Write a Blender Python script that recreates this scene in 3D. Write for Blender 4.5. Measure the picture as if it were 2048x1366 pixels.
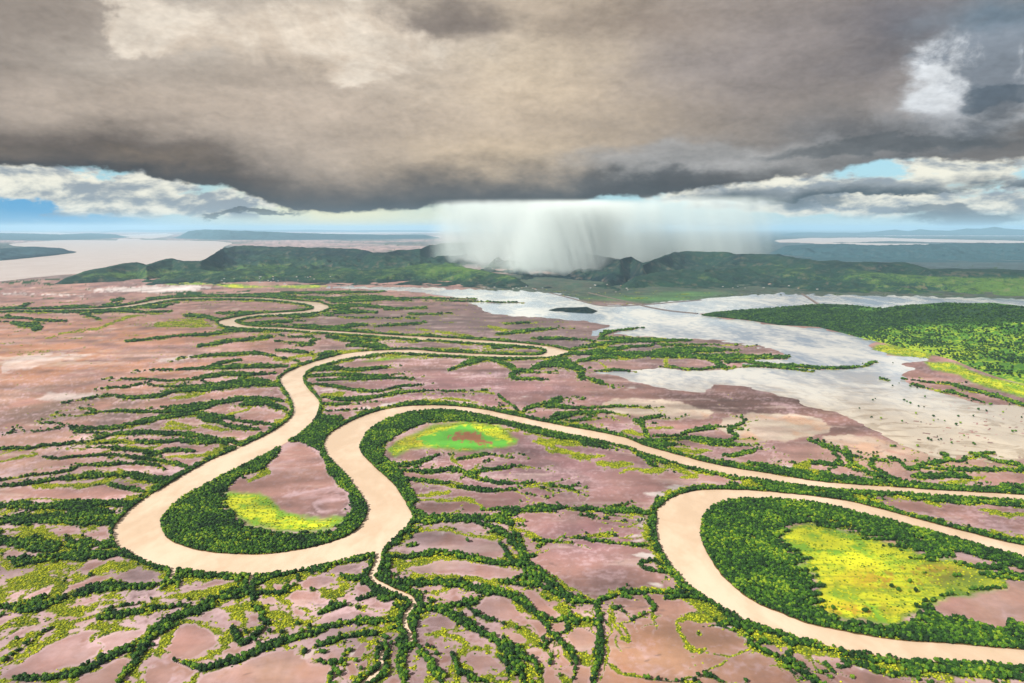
import bpy, bmesh, math, random
import numpy as np

# ------------------------------------------------------------------ scene, camera, light
scene = bpy.context.scene
for o in list(bpy.data.objects):
    bpy.data.objects.remove(o, do_unlink=True)
C = scene.collection
CAM_H, FPX, CX, CY, HOR = 500.0, 1365.0, 1024.0, 683.0, 456.0     # photograph: 2048 x 1366, horizon at row 456
PITCH = math.atan((CY - HOR) / FPX)
cam_d = bpy.data.cameras.new('camera')
cam = bpy.data.objects.new('camera', cam_d)
C.objects.link(cam)
scene.camera = cam
cam.location = (0, 0, CAM_H)
cam.rotation_euler = (math.radians(90) - PITCH, 0, 0)
cam_d.sensor_width = 36.0
cam_d.lens = 36.0 * FPX / 2048.0
cam_d.clip_start = 1.0
cam_d.clip_end = 600000.0

EXPOSURE = 1.0
SUN_EL, SUN_AZ = 40.0, 235.0        # degrees; azimuth clockwise from +Y (the view direction)
SKY_STRENGTH = 0.1
scene.view_settings.view_transform = 'Standard'
scene.view_settings.look = 'None'
scene.view_settings.exposure = EXPOSURE
scene.view_settings.gamma = 1.0
scene.view_settings.use_curve_mapping = False
sun_d = bpy.data.lights.new('sun', 'SUN')
sun_d.energy = 4.4
sun_d.angle = math.radians(1.0)
sun_d.color = (1.0, 0.95, 0.87)
sun = bpy.data.objects.new('sun', sun_d)
C.objects.link(sun)
sun.rotation_euler = (math.radians(90 - SUN_EL), 0, math.radians(180 - SUN_AZ))
cy = scene.cycles
cy.max_bounces = 6
cy.diffuse_bounces = 2
cy.glossy_bounces = 2
cy.transmission_bounces = 2
cy.transparent_max_bounces = 8
cy.volume_bounces = 2
cy.use_denoising = True
cy.caustics_reflective = False
cy.caustics_refractive = False
SP, CP = math.sin(PITCH), math.cos(PITCH)

# node helper -------------------------------------------------------
class N:
    def __init__(s, tree): s.t = tree; s.n = tree.nodes; s.l = tree.links; s.n.clear()
    def node(s, typ, **kw):
        nd = s.n.new(typ)
        for k, v in kw.items(): setattr(nd, k, v)
        return nd
    def put(s, sock, val):
        if isinstance(val, bpy.types.NodeSocket): s.l.new(val, sock)
        elif val is not None: sock.default_value = val
    def m(s, op, a, b=None, c=None, clamp=False):
        nd = s.node('ShaderNodeMath', operation=op, use_clamp=clamp)
        s.put(nd.inputs[0], a)
        if b is not None: s.put(nd.inputs[1], b)
        if c is not None: s.put(nd.inputs[2], c)
        return nd.outputs[0]
    def mix(s, f, a, b, blend='MIX'):
        nd = s.node('ShaderNodeMix', data_type='RGBA', blend_type=blend)
        s.put(nd.inputs[0], f)
        for i, v in ((6, a), (7, b)):
            if isinstance(v, tuple) and len(v) == 3: v = (*v, 1)
            s.put(nd.inputs[i], v)
        return nd.outputs[2]
    def ss(s, x, a, b):
        nd = s.node('ShaderNodeMapRange', interpolation_type='SMOOTHSTEP')
        s.put(nd.inputs[0], x); s.put(nd.inputs[1], a); s.put(nd.inputs[2], b)
        return nd.outputs[0]
    def xyz(s, x, y, z=0.0):
        nd = s.node('ShaderNodeCombineXYZ')
        for i, v in enumerate((x, y, z)): s.put(nd.inputs[i], v)
        return nd.outputs[0]
    def noise(s, vec, scale, detail=4, rough=0.5, dist=0.0, color=False):
        nd = s.node('ShaderNodeTexNoise')
        s.put(nd.inputs['Vector'], vec); s.put(nd.inputs['Scale'], scale)
        nd.inputs['Detail'].default_value = detail; nd.inputs['Roughness'].default_value = rough
        nd.inputs['Distortion'].default_value = dist
        return nd.outputs['Color' if color else 'Fac']
    def vmul(s, v, t):
        nd = s.node('ShaderNodeVectorMath', operation='MULTIPLY'); s.put(nd.inputs[0], v); s.put(nd.inputs[1], t)
        return nd.outputs[0]
def build_sky():
    w = bpy.data.worlds.new('World'); scene.world = w; w.use_nodes = True
    k = N(w.node_tree)
    tc = k.node('ShaderNodeTexCoord').outputs['Generated']
    sep = k.node('ShaderNodeSeparateXYZ'); k.l.new(tc, sep.inputs[0])
    X, Y, Z = sep.outputs
    # azimuth and elevation of the view direction, in degrees
    az = k.m('MULTIPLY', k.m('ARCTAN2', X, Y), 57.29578)
    el = k.m('MULTIPLY', k.m('ARCSINE', Z), 57.29578)
    def dirn(px, py):
        u = (px - CX) / FPX; v = (CY - py) / FPX
        x, y, z = u, CP + v * SP, -SP + v * CP
        return math.degrees(math.atan2(x, y)), math.degrees(math.atan2(z, math.hypot(x, y)))
    # noise coordinates: clouds lie in layers, so stretch them sideways near the horizon
    base = k.xyz(k.m('MULTIPLY', az, 0.045), k.m('MULTIPLY', el, 0.085), 0.0)
    # domain wobble
    wob = k.noise(base, 2.2, 5, 0.55, color=True)
    ws = k.node('ShaderNodeSeparateColor'); k.l.new(wob, ws.inputs[0])
    wx = k.m('SUBTRACT', ws.outputs[0], 0.5); wy = k.m('SUBTRACT', ws.outputs[1], 0.5)
    fine = k.noise(base, 9.0, 7, 0.62, color=True)
    fs = k.node('ShaderNodeSeparateColor'); k.l.new(fine, fs.inputs[0])
    fx = k.m('SUBTRACT', fs.outputs[0], 0.5); fy = k.m('SUBTRACT', fs.outputs[1], 0.5)
    azw = k.m('MULTIPLY_ADD', wx, 12.0, k.m('MULTIPLY_ADD', fx, 4.0, az))
    elw = k.m('MULTIPLY_ADD', wy, 5.0, k.m('MULTIPLY_ADD', fy, 2.0, el))
    eln = k.m('MULTIPLY_ADD', wy, 0.9, k.m('MULTIPLY_ADD', fy, 1.6, el))     # small wobble for edges
    def curve(pts):                       # traced outline: elevation as a function of azimuth
        d = sorted(dirn(*p) for p in pts)
        nd = k.node('ShaderNodeFloatCurve')
        k.put(nd.inputs['Value'], k.m('MULTIPLY_ADD', az, 1 / 120.0, 0.5))
        cm = nd.mapping; cm.use_clip = False; cu = cm.curves[0]
        while len(cu.points) > 2: cu.points.remove(cu.points[1])
        P = [(a / 120 + 0.5, e / 30.0) for a, e in d]
        cu.points[0].location = (0, P[0][1]); cu.points[1].location = (1, P[-1][1])
        for p in P: cu.points.new(*p)
        cm.update()
        return k.m('MULTIPLY', nd.outputs[0], 30.0)
    def blob(px, py, rx, ry, soft=1.0, warp=True):   # soft patch, radii in photograph pixels
        a, e = dirn(px, py)
        ra = rx * 0.042; re = ry * 0.042
        dx = k.m('MULTIPLY', k.m('SUBTRACT', azw if warp else az, a), 1 / ra)
        dy = k.m('MULTIPLY', k.m('SUBTRACT', elw if warp else el, e), 1 / re)
        r2 = k.m('ADD', k.m('MULTIPLY', dx, dx), k.m('MULTIPLY', dy, dy))
        return k.m('EXPONENT', k.m('MULTIPLY', r2, -1.0 * soft))
    G = 10.0 / 2 ** EXPOSURE              # Background strength is 0.1
    def col(r, g, b, s=1.0):              # displayed sRGB 0-255 -> radiance
        f = lambda c: (c / 255 / 12.92 if c / 255 <= 0.04045 else ((c / 255 + 0.055) / 1.055) ** 2.4) * G * s
        return (f(r), f(g), f(b), 1)
    sky = k.node('ShaderNodeTexSky', sky_type='NISHITA', sun_disc=False)
    sky.sun_elevation = math.radians(SUN_EL); sky.sun_rotation = math.radians(SUN_AZ)
    sky.altitude = 500; sky.air_density = 1.0; sky.dust_density = 2.0; sky.ozone_density = 1.5
    c = k.mix(0.25, col(150, 205, 222), sky.outputs[0])
    # clear band near the horizon, pale and a little yellow in the middle, blue in the left corner
    c = k.mix(k.m('MULTIPLY', k.ss(el, 2.2, 0.0), 0.75), c, col(205, 226, 226))
    c = k.mix(k.m('MULTIPLY', blob(660, 432, 300, 50), 0.95), c, col(250, 244, 200))
    c = k.mix(k.m('MULTIPLY', blob(60, 425, 240, 40), 0.95), c, col(70, 158, 212))
    c = k.mix(k.m('MULTIPLY', blob(400, 440, 120, 22), 0.6), c, col(190, 222, 232))
    # broken white cloud between the deck and the horizon
    cu = k.noise(k.xyz(k.m('MULTIPLY', az, 0.17), k.m('MULTIPLY', el, 0.40), 3.3), 1.0, 8, 0.58, 0.2)
    cu2 = k.noise(k.xyz(k.m('MULTIPLY_ADD', az, 0.17, 0.05), k.m('MULTIPLY_ADD', el, 0.40, 0.20), 3.3), 1.0, 8, 0.58, 0.2)
    wl = k.m('MAXIMUM', blob(130, 385, 260, 30), k.m('MAXIMUM', blob(420, 395, 230, 30), k.m('MAXIMUM',
         blob(1700, 375, 380, 38), k.m('MAXIMUM', blob(1950, 400, 170, 40), k.m('MAXIMUM', k.m('MULTIPLY', blob(100, 350, 280, 26), 1.2), k.m('MAXIMUM', blob(1640, 350, 160, 26), blob(2000, 350, 150, 26)))))))
    cm_ = k.ss(k.m('ADD', cu, k.m('MULTIPLY', wl, 0.30)), 0.60, 0.70)
    shade = k.ss(k.m('SUBTRACT', cu, cu2), -0.09, 0.08)
    cc = k.mix(shade, col(248, 244, 226), col(150, 160, 168))
    c = k.mix(k.m('MULTIPLY', cm_, k.ss(el, 0.4, 1.2)), c, cc)
    # small grey cloudlets on the right
    for p in ((1850, 408, 95, 12), (1930, 428, 110, 16), (1545, 398, 90, 14), (1600, 385, 120, 12), (520, 431, 75, 6)):
        c = k.mix(k.m('MULTIPLY', k.ss(blob(*p, soft=1.3), 0.3, 0.7), 0.85), c, col(112, 122, 130) if p[0] > 600 else col(80, 84, 88))
    # flat dark base of the cloud bank on the right, clear air under it
    base2 = curve([(1000, 400), (1300, 404), (1440, 400), (1500, 402), (1560, 404), (1640, 394), (1720, 389), (1850, 388), (1950, 382), (2048, 376), (2450, 370)])
    h2 = k.m('SUBTRACT', k.m('MULTIPLY_ADD', fy, 1.6, el), base2)
    rgt = k.ss(az, 12, 18)
    band = k.m('MULTIPLY', k.m('MULTIPLY', k.ss(h2, -0.05, 0.12), k.ss(h2, 1.3, 0.5)), rgt)
    c = k.mix(k.m('MULTIPLY', band, k.ss(cu, 0.30, 0.55)), c, k.mix(k.ss(h2, 0.0, 1.0), col(72, 82, 90), col(150, 156, 160)))
    # ---- the storm deck: colour field first, then its lower outline
    d = k.mix(blob(1070, 200, 300, 190), col(152, 140, 130), col(216, 192, 156))
    d = k.mix(k.m('MULTIPLY', blob(1480, 120, 330, 150), 0.9), d, col(138, 130, 128))
    d = k.mix(k.m('MULTIPLY', blob(1420, 330, 260, 40), 0.8), d, col(158, 156, 154))
    d = k.mix(k.m('MULTIPLY', blob(1300, 245, 420, 50), 0.55), d, col(122, 112, 102))
    d = k.mix(k.m('MULTIPLY', blob(680, 90, 400, 120), 0.97), d, col(214, 202, 186))
    d = k.mix(k.m('MULTIPLY', blob(330, 45, 70, 60), 0.8), d, col(205, 196, 184))
    d = k.mix(k.m('MULTIPLY', blob(110, 40, 190, 90), 0.8), d, col(134, 124, 116))
    d = k.mix(k.m('MULTIPLY', blob(80, 150, 190, 50), 0.7), d, col(128, 120, 114))
    d = k.mix(k.m('MULTIPLY', blob(250, 125, 120, 45), 0.6), d, col(186, 176, 164))
    d = k.mix(k.m('MULTIPLY', blob(550, 225, 540, 60), 0.75), d, col(188, 172, 156))
    d = k.mix(k.m('MULTIPLY', blob(900, 25, 110, 45), 0.8), d, col(116, 106, 100))
    d = k.mix(k.m('MULTIPLY', blob(620, 150, 200, 35), 0.55), d, col(142, 128, 116))
    d = k.mix(k.m('MULTIPLY', blob(700, 130, 60, 22), 0.5), d, col(120, 108, 98))
    d = k.mix(k.m('MULTIPLY', blob(1250, 30, 160, 30), 0.6), d, col(122, 110, 102))
    d = k.mix(k.m('MULTIPLY', blob(1800, 60, 140, 90), 0.9), d, col(108, 106, 112))
    d = k.mix(k.m('MULTIPLY', blob(2020, 60, 100, 80), 0.9), d, col(104, 124, 140))
    bill = k.ss(k.noise(k.xyz(k.m('MULTIPLY', az, 0.16), k.m('MULTIPLY', el, 0.2), 9.0), 1.0, 8, 0.62, 0.4), 0.42, 0.60)
    d = k.mix(k.m('MULTIPLY', k.ss(blob(1960, 185, 130, 90), 0.25, 0.6), 0.95), d, k.mix(bill, col(128, 136, 146), col(226, 230, 234)))
    d = k.mix(k.m('MULTIPLY', blob(1850, 270, 240, 50), 0.8), d, k.mix(bill, col(108, 112, 118), col(168, 170, 174)))
    d = k.mix(k.m('MULTIPLY', k.ss(blob(2010, 210, 75, 22), 0.3, 0.7), 0.8), d, col(80, 92, 104))
    edge = curve([(-400, 345), (0, 333), (150, 331), (260, 343), (340, 357), (440, 374), (520, 400), (600, 427), (700, 424), (860, 415), (1000, 412),
                  (1090, 416), (1150, 409), (1185, 397), (1300, 388), (1400, 378), (1500, 366), (1600, 350), (1700, 338),
                  (1760, 322), (1850, 318), (1950, 328), (2048, 326), (2450, 330)])
    hh = k.m('SUBTRACT', eln, edge)       # degrees above the outline
    hs = k.m('SUBTRACT', elw, edge)
    # dark underside just above the outline, following the layer
    dark = k.mix(k.ss(az, -30, 12), col(80, 70, 64), col(74, 75, 78))
    dk = k.m('MULTIPLY', k.ss(hs, 4.3, 1.1), 0.93)
    fadeL = k.m('MULTIPLY_ADD', k.ss(az, 12, 22), -0.35, 1.0)
    d = k.mix(k.m('MULTIPLY', dk, fadeL), d, dark)
    d = k.mix(k.m('MULTIPLY', k.ss(blob(1420, 318, 260, 32), 0.2, 0.8), 0.75), d, col(160, 158, 156))
    d = k.mix(k.m('MULTIPLY', blob(120, 312, 170, 14), 0.55), d, col(150, 132, 112))
    d = k.mix(k.m('MULTIPLY', k.ss(blob(1760, 300, 260, 16), 0.3, 0.8), 0.7), d, col(76, 80, 84))
    # crisp lit billows at the upper left
    bl = k.noise(k.xyz(k.m('MULTIPLY', az, 0.12), k.m('MULTIPLY', el, 0.17), 2.0), 1.0, 9, 0.6, 0.5)
    bf = k.m('ADD', k.m('MAXIMUM', blob(640, 75, 300, 85), k.m('MULTIPLY', blob(330, 50, 110, 60), 0.9)), k.m('MULTIPLY', k.m('SUBTRACT', bl, 0.5), 1.5))
    d = k.mix(k.m('MULTIPLY', k.ss(bf, 0.42, 0.68), 0.75), d, k.mix(k.ss(bl, 0.40, 0.62), col(196, 180, 162), col(226, 214, 198)))
    bf2 = k.m('ADD', blob(900, 20, 150, 50), k.m('MULTIPLY', k.m('SUBTRACT', bl, 0.5), -1.4))
    d = k.mix(k.m('MULTIPLY', k.ss(bf2, 0.4, 0.95), 0.5), d, col(110, 102, 98))
    d = k.mix(k.m('MULTIPLY', k.ss(hh, 1.5, 0.1), k.ss(az, 28, 12)), d, col(66, 62, 62))
    # texture of the whole deck
    t1 = k.noise(k.xyz(k.m('MULTIPLY', az, 0.05), k.m('MULTIPLY', el, 0.16), 5.0), 2.0, 7, 0.55, 0.8)
    t2 = k.noise(base, 14.0, 8, 0.6, 0.4)
    t3 = k.noise(base, 34.0, 6, 0.55, 0.3)
    tex = k.m('ADD', k.m('MULTIPLY', k.m('SUBTRACT', t1, 0.5), 0.95), k.m('MULTIPLY', k.m('SUBTRACT', t2, 0.5), 0.45))
    tex = k.m('ADD', tex, k.m('MULTIPLY_ADD', k.m('SUBTRACT', t3, 0.5), 0.42, 1.14))
    vm = k.node('ShaderNodeVectorMath', operation='SCALE'); k.l.new(d, vm.inputs[0]); k.l.new(tex, vm.inputs['Scale'])
    d = vm.outputs[0]
    # overhead (outside the picture) the deck goes on, evenly bright
    d = k.mix(k.ss(el, 22, 45), d, col(196, 186, 174))
    # behind the viewer the cloud breaks up as on the right hand side
    c = k.mix(k.ss(hh, -0.12, 0.22), c, d)
    # below the horizon: the colour of far ground
    c = k.mix(k.ss(el, 0.0, -1.5), c, col(120, 125, 120))
    bg = k.node('ShaderNodeBackground'); k.l.new(c, bg.inputs[0]); bg.inputs[1].default_value = SKY_STRENGTH
    out = k.node('ShaderNodeOutputWorld'); k.l.new(bg.outputs[0], out.inputs[0])
    w.cycles.sampling_method = 'MANUAL'; w.cycles.sample_map_resolution = 512
build_sky()

# ------------------------------------------------------------------ small helpers
def sstep(a, b, x):
    t = np.clip((x - a) / (b - a), 0, 1)
    return t * t * (3 - 2 * t)

def _hash(ix, iy, seed):
    h = (ix.astype(np.int64) * 374761393 + iy.astype(np.int64) * 668265263 + seed * 974634777) & 0xFFFFFFFF
    h = ((h ^ (h >> 13)) * 1274126177) & 0xFFFFFFFF
    h = h ^ (h >> 16)
    return (h & 0xFFFF).astype(np.float64) / 65535.0

def pnoise(x, y, seed=0):
    x = np.asarray(x, float); y = np.asarray(y, float)
    ix = np.floor(x); iy = np.floor(y)
    fx = x - ix; fy = y - iy
    u = fx * fx * fx * (fx * (fx * 6 - 15) + 10); v = fy * fy * fy * (fy * (fy * 6 - 15) + 10)
    def g(dx, dy):
        a = _hash(ix + dx, iy + dy, seed) * 2 * math.pi
        return np.cos(a) * (fx - dx) + np.sin(a) * (fy - dy)
    return ((g(0, 0) * (1 - u) + g(1, 0) * u) * (1 - v) + (g(0, 1) * (1 - u) + g(1, 1) * u) * v) * 1.5

def fbm(x, y, octv=4, seed=0, gain=0.5, lac=2.03):
    s = 0; a = 1; t = 0
    for i in range(octv):
        s = s + a * pnoise(x, y, seed + i * 17); t += a
        x = x * lac + 13.7; y = y * lac - 7.1; a *= gain
    return s / t

def ridged(x, y, octv=4, seed=0, gain=0.5):
    s = 0; a = 1; t = 0
    for i in range(octv):
        s = s + a * (1 - np.abs(pnoise(x, y, seed + i * 17)) * 2.2); t += a
        x = x * 2.07 + 3.7; y = y * 2.07 - 9.1; a *= gain
    return s / t

def at(px, py, z=0.0):
    """ground position (height z) that stands at photograph pixel px, py"""
    px = np.asarray(px, float); py = np.asarray(py, float)
    u = (px - CX) / FPX; v = (CY - py) / FPX
    dy = CP + v * SP; dz = -SP + v * CP
    t = (z - CAM_H) / dz
    return u * t, dy * t
def at_range(px, py, Y):
    """point on the ray through a pixel at forward distance Y: x, height"""
    u = (px - CX) / FPX; v = (CY - py) / FPX
    t = Y / (CP + v * SP)
    return u * t, CAM_H + (-SP + v * CP) * t
def project(X, Y, Z=0.0):
    d = Y * CP - (Z - CAM_H) * SP
    d = np.where(d < 1, 1, d)
    return CX + FPX * X / d, CY - FPX * ((Z - CAM_H) * CP + Y * SP) / d

def mesh_np(name, V, F, mats=(), smooth=False, attrs=None, parent=None, link=True):
    me = bpy.data.meshes.new(name)
    V = np.asarray(V, np.float32); F = np.asarray(F, np.int32)
    k = F.shape[1]
    me.vertices.add(len(V)); me.vertices.foreach_set('co', V.ravel())
    me.loops.add(F.size); me.loops.foreach_set('vertex_index', F.ravel())
    me.polygons.add(len(F)); me.polygons.foreach_set('loop_start', np.arange(0, F.size, k, dtype=np.int32))
    me.polygons.foreach_set('loop_total', np.full(len(F), k, np.int32))
    if smooth: me.polygons.foreach_set('use_smooth', np.ones(len(F), bool))
    me.update(calc_edges=True)
    for n, a in (attrs or {}).items():
        a = np.asarray(a, np.float32)
        if a.ndim == 2:
            at_ = me.attributes.new(n, 'FLOAT_COLOR', 'POINT')
            b = np.ones((len(V), 4), np.float32); b[:, :3] = a
            at_.data.foreach_set('color', b.ravel())
        else:
            at_ = me.attributes.new(n, 'FLOAT', 'POINT'); at_.data.foreach_set('value', a)
    for m in mats: me.materials.append(m)
    o = bpy.data.objects.new(name, me)
    if link: C.objects.link(o)
    if parent: o.parent = parent
    return o
def grid_faces(nr, nc, keep=None):
    i = np.arange(nr * nc).reshape(nr, nc)
    F = np.stack([i[:-1, :-1], i[:-1, 1:], i[1:, 1:], i[1:, :-1]], -1).reshape(-1, 4)
    return F if keep is None else F[keep.ravel()]
def tag(o, label=None, cat=None, group=None, kind=None):
    if label: o['label'] = label
    if cat: o['category'] = cat
    if group: o['group'] = group
    if kind: o['kind'] = kind
    return o

# ------------------------------------------------------------------ what the photograph shows on the ground, traced (pixels of the photograph)
ZM = {'A': (0, 680, .293), 'B': (550, 680, .293), 'C': (1100, 680, .293), 'D': (1500, 600, .2929), 'E': (0, 1000, .2686),
      'F': (500, 1000, .2686), 'G': (1000, 1000, .2686), 'H': (1500, 1000, .268), 'I': (0, 380, .3418), 'J': (650, 380, .3418),
      'K': (1300, 380, .3652), 'P': (0, 0, 1.0)}
def loc(z, s):
    """'x,y x,y ...' in the enlargement z -> array of photograph pixels"""
    x0, y0, k = ZM[z]
    a = np.array([[float(t) for t in p.split(',')] for p in s.split()])
    return a * k + (x0, y0)

# river: bank pairs  xa,ya,xb,yb
RIV1 = """-200,627,-200,630 0,620,0,623.6 102,618.6,102,622 205,616,205,620 260,610,263,615 308,600.5,313,606 362,596,362,599.8 444,595,444,598.5
513,595.6,513,599.6 564,599,560,603 608,602.5,601,608 639,606,621,612 659.5,616,628,616.5 632,625.5,611,621.5 581,629.5,567,625 513,633.5,506,629
473,641.5,441,641 471,645,437,648 485,650,451,654 513,654,496,658 564,655.5,560,660.5 632,660.5,629,665.5 700,664.5,700,670 787,670.5,787,676
923,678,923,685 1026,685.5,1022,691.5 1084,691.5,1067,695.5 1122,698,1089,699.5 1140,705.5,1093,703 1122,710.5,1084,709 1094,716,1060,711.5
992,716,992,709.5 889,711.5,889,705 837,708,837,700.5 770,707.5,770,701 714,715,702,706 667,725.5,650,718 632,735.5,603,733 611.5,749,573.5,746
607.7,762,559.4,760 616,778,567.6,779.6 632,794,581,797 639,809,586,812 635,829,584,832 623,847,567.6,848.5 600,867.5,536,867.5
527,911.5,480.5,895 439.5,955.4,404,929 366,996,340,967 338,1019,278,1005 322,1040,239,1040 323.7,1059,226,1064 336,1078,232,1091
362,1091,258,1107 403,1103,295.5,1126 456.6,1109,344,1138 510,1110,430,1148 527,1109,513,1150.5 580.6,1103.4,575,1145 634,1092.7,645,1131.6
682.6,1078,720,1114 715,1059,758,1105 731,1035,790,1078 736,1019,820,1046 730,1005,822,1024 723,996.5,802,990.6 696.5,958,778.5,961
673,932,749,935 652.6,908.5,726,911.5 648,888,720,894 657,870.5,728.7,873.4 682,853,740.5,858.7 726,832,770,841 772.7,819,799,831
813.7,812.4,828,823.6 872,811,866.4,820 916,813,916,823 975,821,969,831 1033.5,833,1019,844 1092,845.5,1077,857 1150,856,1138,870
1246.5,875,1246.5,893 1293,893,1298,911 1378,916,1378,934 1451.6,934,1451.6,950 1539.5,948,1539.5,963 1627,962,1627,976 1700,968.6,1700,981
1793,975,1793,987 1900,982,1900,994 2048,990,2048,1003 2300,1006,2300,1022 2480,1030,2460,1050 2600,1075,2540,1090 2620,1135,2540,1130 2540,1185,2480,1168"""
RIV2 = """2480,1168,2540,1185 2380,1160,2400,1205 2200,1120,2200,1152 2048,1092,2048,1117 1929,1063,1929,1083 1821.6,1035,1821.6,1053.6 1741,1013,1728,1029.5 1687.6,1001,1661,1013
1598,990,1598,1002 1510,982,1510,999 1451.6,979.5,1460,1002 1393,982,1431,1011 1349,993.5,1410.6,1026 1322.7,1011,1402,1043 1314,1024,1401,1050
1312,1054,1400,1062 1314,1080.6,1403,1083 1325,1107,1419,1115.5 1346.5,1139.7,1446,1153 1376,1172,1483.5,1188 1416,1199,1524,1212 1478,1236,1562,1226
1553.6,1264,1590,1238 1607,1281,1625,1250 1687.6,1297.5,1697,1264 1795,1317.6,1800,1281 1902,1325.6,1906,1289 2048,1335,2048,1300 2400,1362,2400,1322 2900,1420,2900,1370"""
CREEKS = [('F', 26, 20, '955,390 950,430 935,500 905,560 900,590'), ('F', 20, 20, '900,590 950,625 1050,670 1150,710 1210,750 1230,790'),
          ('F', 20, 17, '1228,785 1170,850 1150,890 1155,950 1185,1010 1185,1080'), ('F', 19, 17, '985,1140 975,1200 985,1260 930,1310 850,1366 780,1430'),
          ('E', 20, 9, '1295,520 1285,560 1265,595'), ('E', 18, 8, '1875,560 1860,600 1850,650'), ('A', 8, 3, '1640,740 1560,710')]
LAGOON = ('640,575 700,573 780,574 880,576 960,580 1050,583 1110,586 1150,596 1200,611 1260,611 1330,603 1400,599 1470,592 1560,587 1640,590 1800,592 2048,598 2300,602 2300,650 '
          '2048,640 1950,632 1850,632 1750,632 1650,626 1560,624 1480,626 1395,628 1440,636 1500,642 1560,652 1640,656 1690,668 1720,676 1756,684 1738,697 1775,706 1800,712 1860,720 1799,728 1835,738 '
          '1805,750 1822,768 1866,782 1939,802 1969,809 2012,811 2048,815 2300,880 2350,990 2100,930 2048,916 1985,926 1968,920 1925,916 1878,919 1840,905 1822,896 1781,876 1734,852 1702,834 '
          '1652,820 1597,802 1558,790 1517,781 1480,772 1408,766 1430,771 1427,777 1408,784 1358,782 1311,775 1276,768 1246,756 1217,747 1188,746 1232,741 1305,741 1314,736 1378,740 '
          '1466,738 1500,733 1475,722 1540,718 1583,714 1566,708 1534,695 1510,689 1437,681 1380,676 1410,676 1501,692 1567,709 1501,690 1410,675 1366,679 1300,673 1265,672 1231,670 1180,672 1197,660 '
          '1224,650 1163,641 1094,636 1026,633 975,623 940,605 957,599 889,592 821,583 752,579')
FARWATER = ['-300,600 -300,540 0,522 60,516 102,511 150,506 157,503 85,496 30,492 14,489 34,486 120,480 232,481 239,477 294,480 427,482 467,486 448,493 430,515 350,540 200,545 130,549 60,556 0,563',
            '-300,462 100,464 215,471 290,468 330,466 348,469 330,474 300,477 240,475 200,473', '470,476 600,474 860,472 900,474 860,477 600,479 480,480',
            '1540,481 1620,476 1750,475.5 1900,479 2060,482 2400,484 2400,487 2048,487 1900,485 1780,482 1650,485 1560,485', '1600,487.5 1700,485.5 1860,488 1900,490.5 1860,491 1640,489.5',
            '1842,540 1900,540.5 1962,543.5 1920,547 1868,546.5', '520,467 640,465 880,464 880,466.5 640,469 540,470', '1560,470 1800,469 2300,470 2300,472 1800,472']
SALTWET = [('C', '340,460 420,410 600,405 800,410 950,435 1050,465 1140,500 1100,530 1050,545 950,540 870,552 740,540 640,530 560,515 440,530 390,500'),
           ('C', '1180,540 1280,510 1400,500 1700,515 1810,530 1870,570 1925,590 1890,640 1830,660 1760,670 1680,680 1600,700 1500,680 1440,690 1440,730 1300,720 1250,680 1260,640 1200,640 1170,600'),
           ('C', '1840,650 2048,640 2200,700 2300,820 2048,760 1900,700'), ('D', '430,960 700,1000 1000,1040 1250,1150 1080,1130 900,1080 700,1040 500,990'),
           ('D', '600,930 800,920 1000,980 1250,1060 1280,1130 1000,1040 800,990')]
SALTDRY = [('I', '490,590 650,570 900,560 1130,550 1280,570 1150,590 1110,605 1000,600 900,606 700,596 560,600'), ('I', '0,600 300,605 500,612 520,620 300,618 0,612'),
           ('A', '1050,150 1150,120 1400,110 1480,100 1350,130 1200,152 1100,155'), ('A', '230,410 330,345 450,365 700,368 850,385 700,400 450,420 260,420'),
           ('A', '0,150 200,90 450,80 700,90 550,120 400,160 200,200 0,230'), ('A', '1070,330 1160,328 1100,342'), ('A', '1000,230 1300,215 1500,215 1300,232'),
           ('G', '970,140 1060,128 1115,150 1100,165 1040,178'), ('G', '1010,190 1060,182 1110,190 1090,205'), ('G', '935,262 1000,252 1080,256 1000,270'),
           ('G', '975,400 1050,392 1140,400 1170,428 1100,432 1030,432'), ('G', '1120,628 1200,630 1260,668 1190,650'), ('G', '1140,545 1190,543 1180,555'), ('G', '980,305 1080,292 1060,302'),
           ('B', '555,470 620,460 690,478 600,484'), ('B', '680,440 760,428 890,430 850,448 720,452'), ('B', '950,418 1030,410 1000,430'), ('B', '805,320 850,312 1030,302 950,318 850,328'),
           ('B', '320,240 400,245 380,256'), ('B', '280,340 340,335 400,345 320,350'), ('B', '210,695 300,700 240,712'), ('B', '1600,400 1680,385 1780,365 1700,392'),
           ('C', '780,1000 900,995 1120,990 1000,1020 850,1030'), ('C', '640,1045 780,1035 820,1060 700,1062'), ('C', '330,600 400,595 390,612 350,612'), ('C', '545,1215 640,1212 680,1250 610,1248'),
           ('C', '1540,865 1650,860 1700,885 1600,890'), ('C', '480,322 560,320 580,335 520,338'), ('H', '1390,455 1480,447 1530,465 1510,480 1430,468'), ('H', '1530,495 1640,505 1800,535 1900,550 2045,560 2045,575 1850,560 1700,530 1560,510'),
           ('H', '330,1135 400,1150 490,1180 480,1205 400,1170'), ('H', '720,1225 850,1235 820,1255 740,1240'), ('G', '1250,765 1350,748 1450,765 1530,770 1500,790 1400,768'),
           ('G', '1560,970 1640,940 1750,950 1820,985 1850,1050 1830,1080 1800,1010 1720,965 1640,958'), ('F', '1360,250 1480,235 1440,262'), ('F', '725,1150 820,1075 780,1120 740,1185'),
           ('F', '460,1120 580,1090 500,1140 420,1185 350,1180'), ('F', '1230,890 1300,870 1290,900'), ('E', '210,1020 240,1010 230,1050')]
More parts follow.
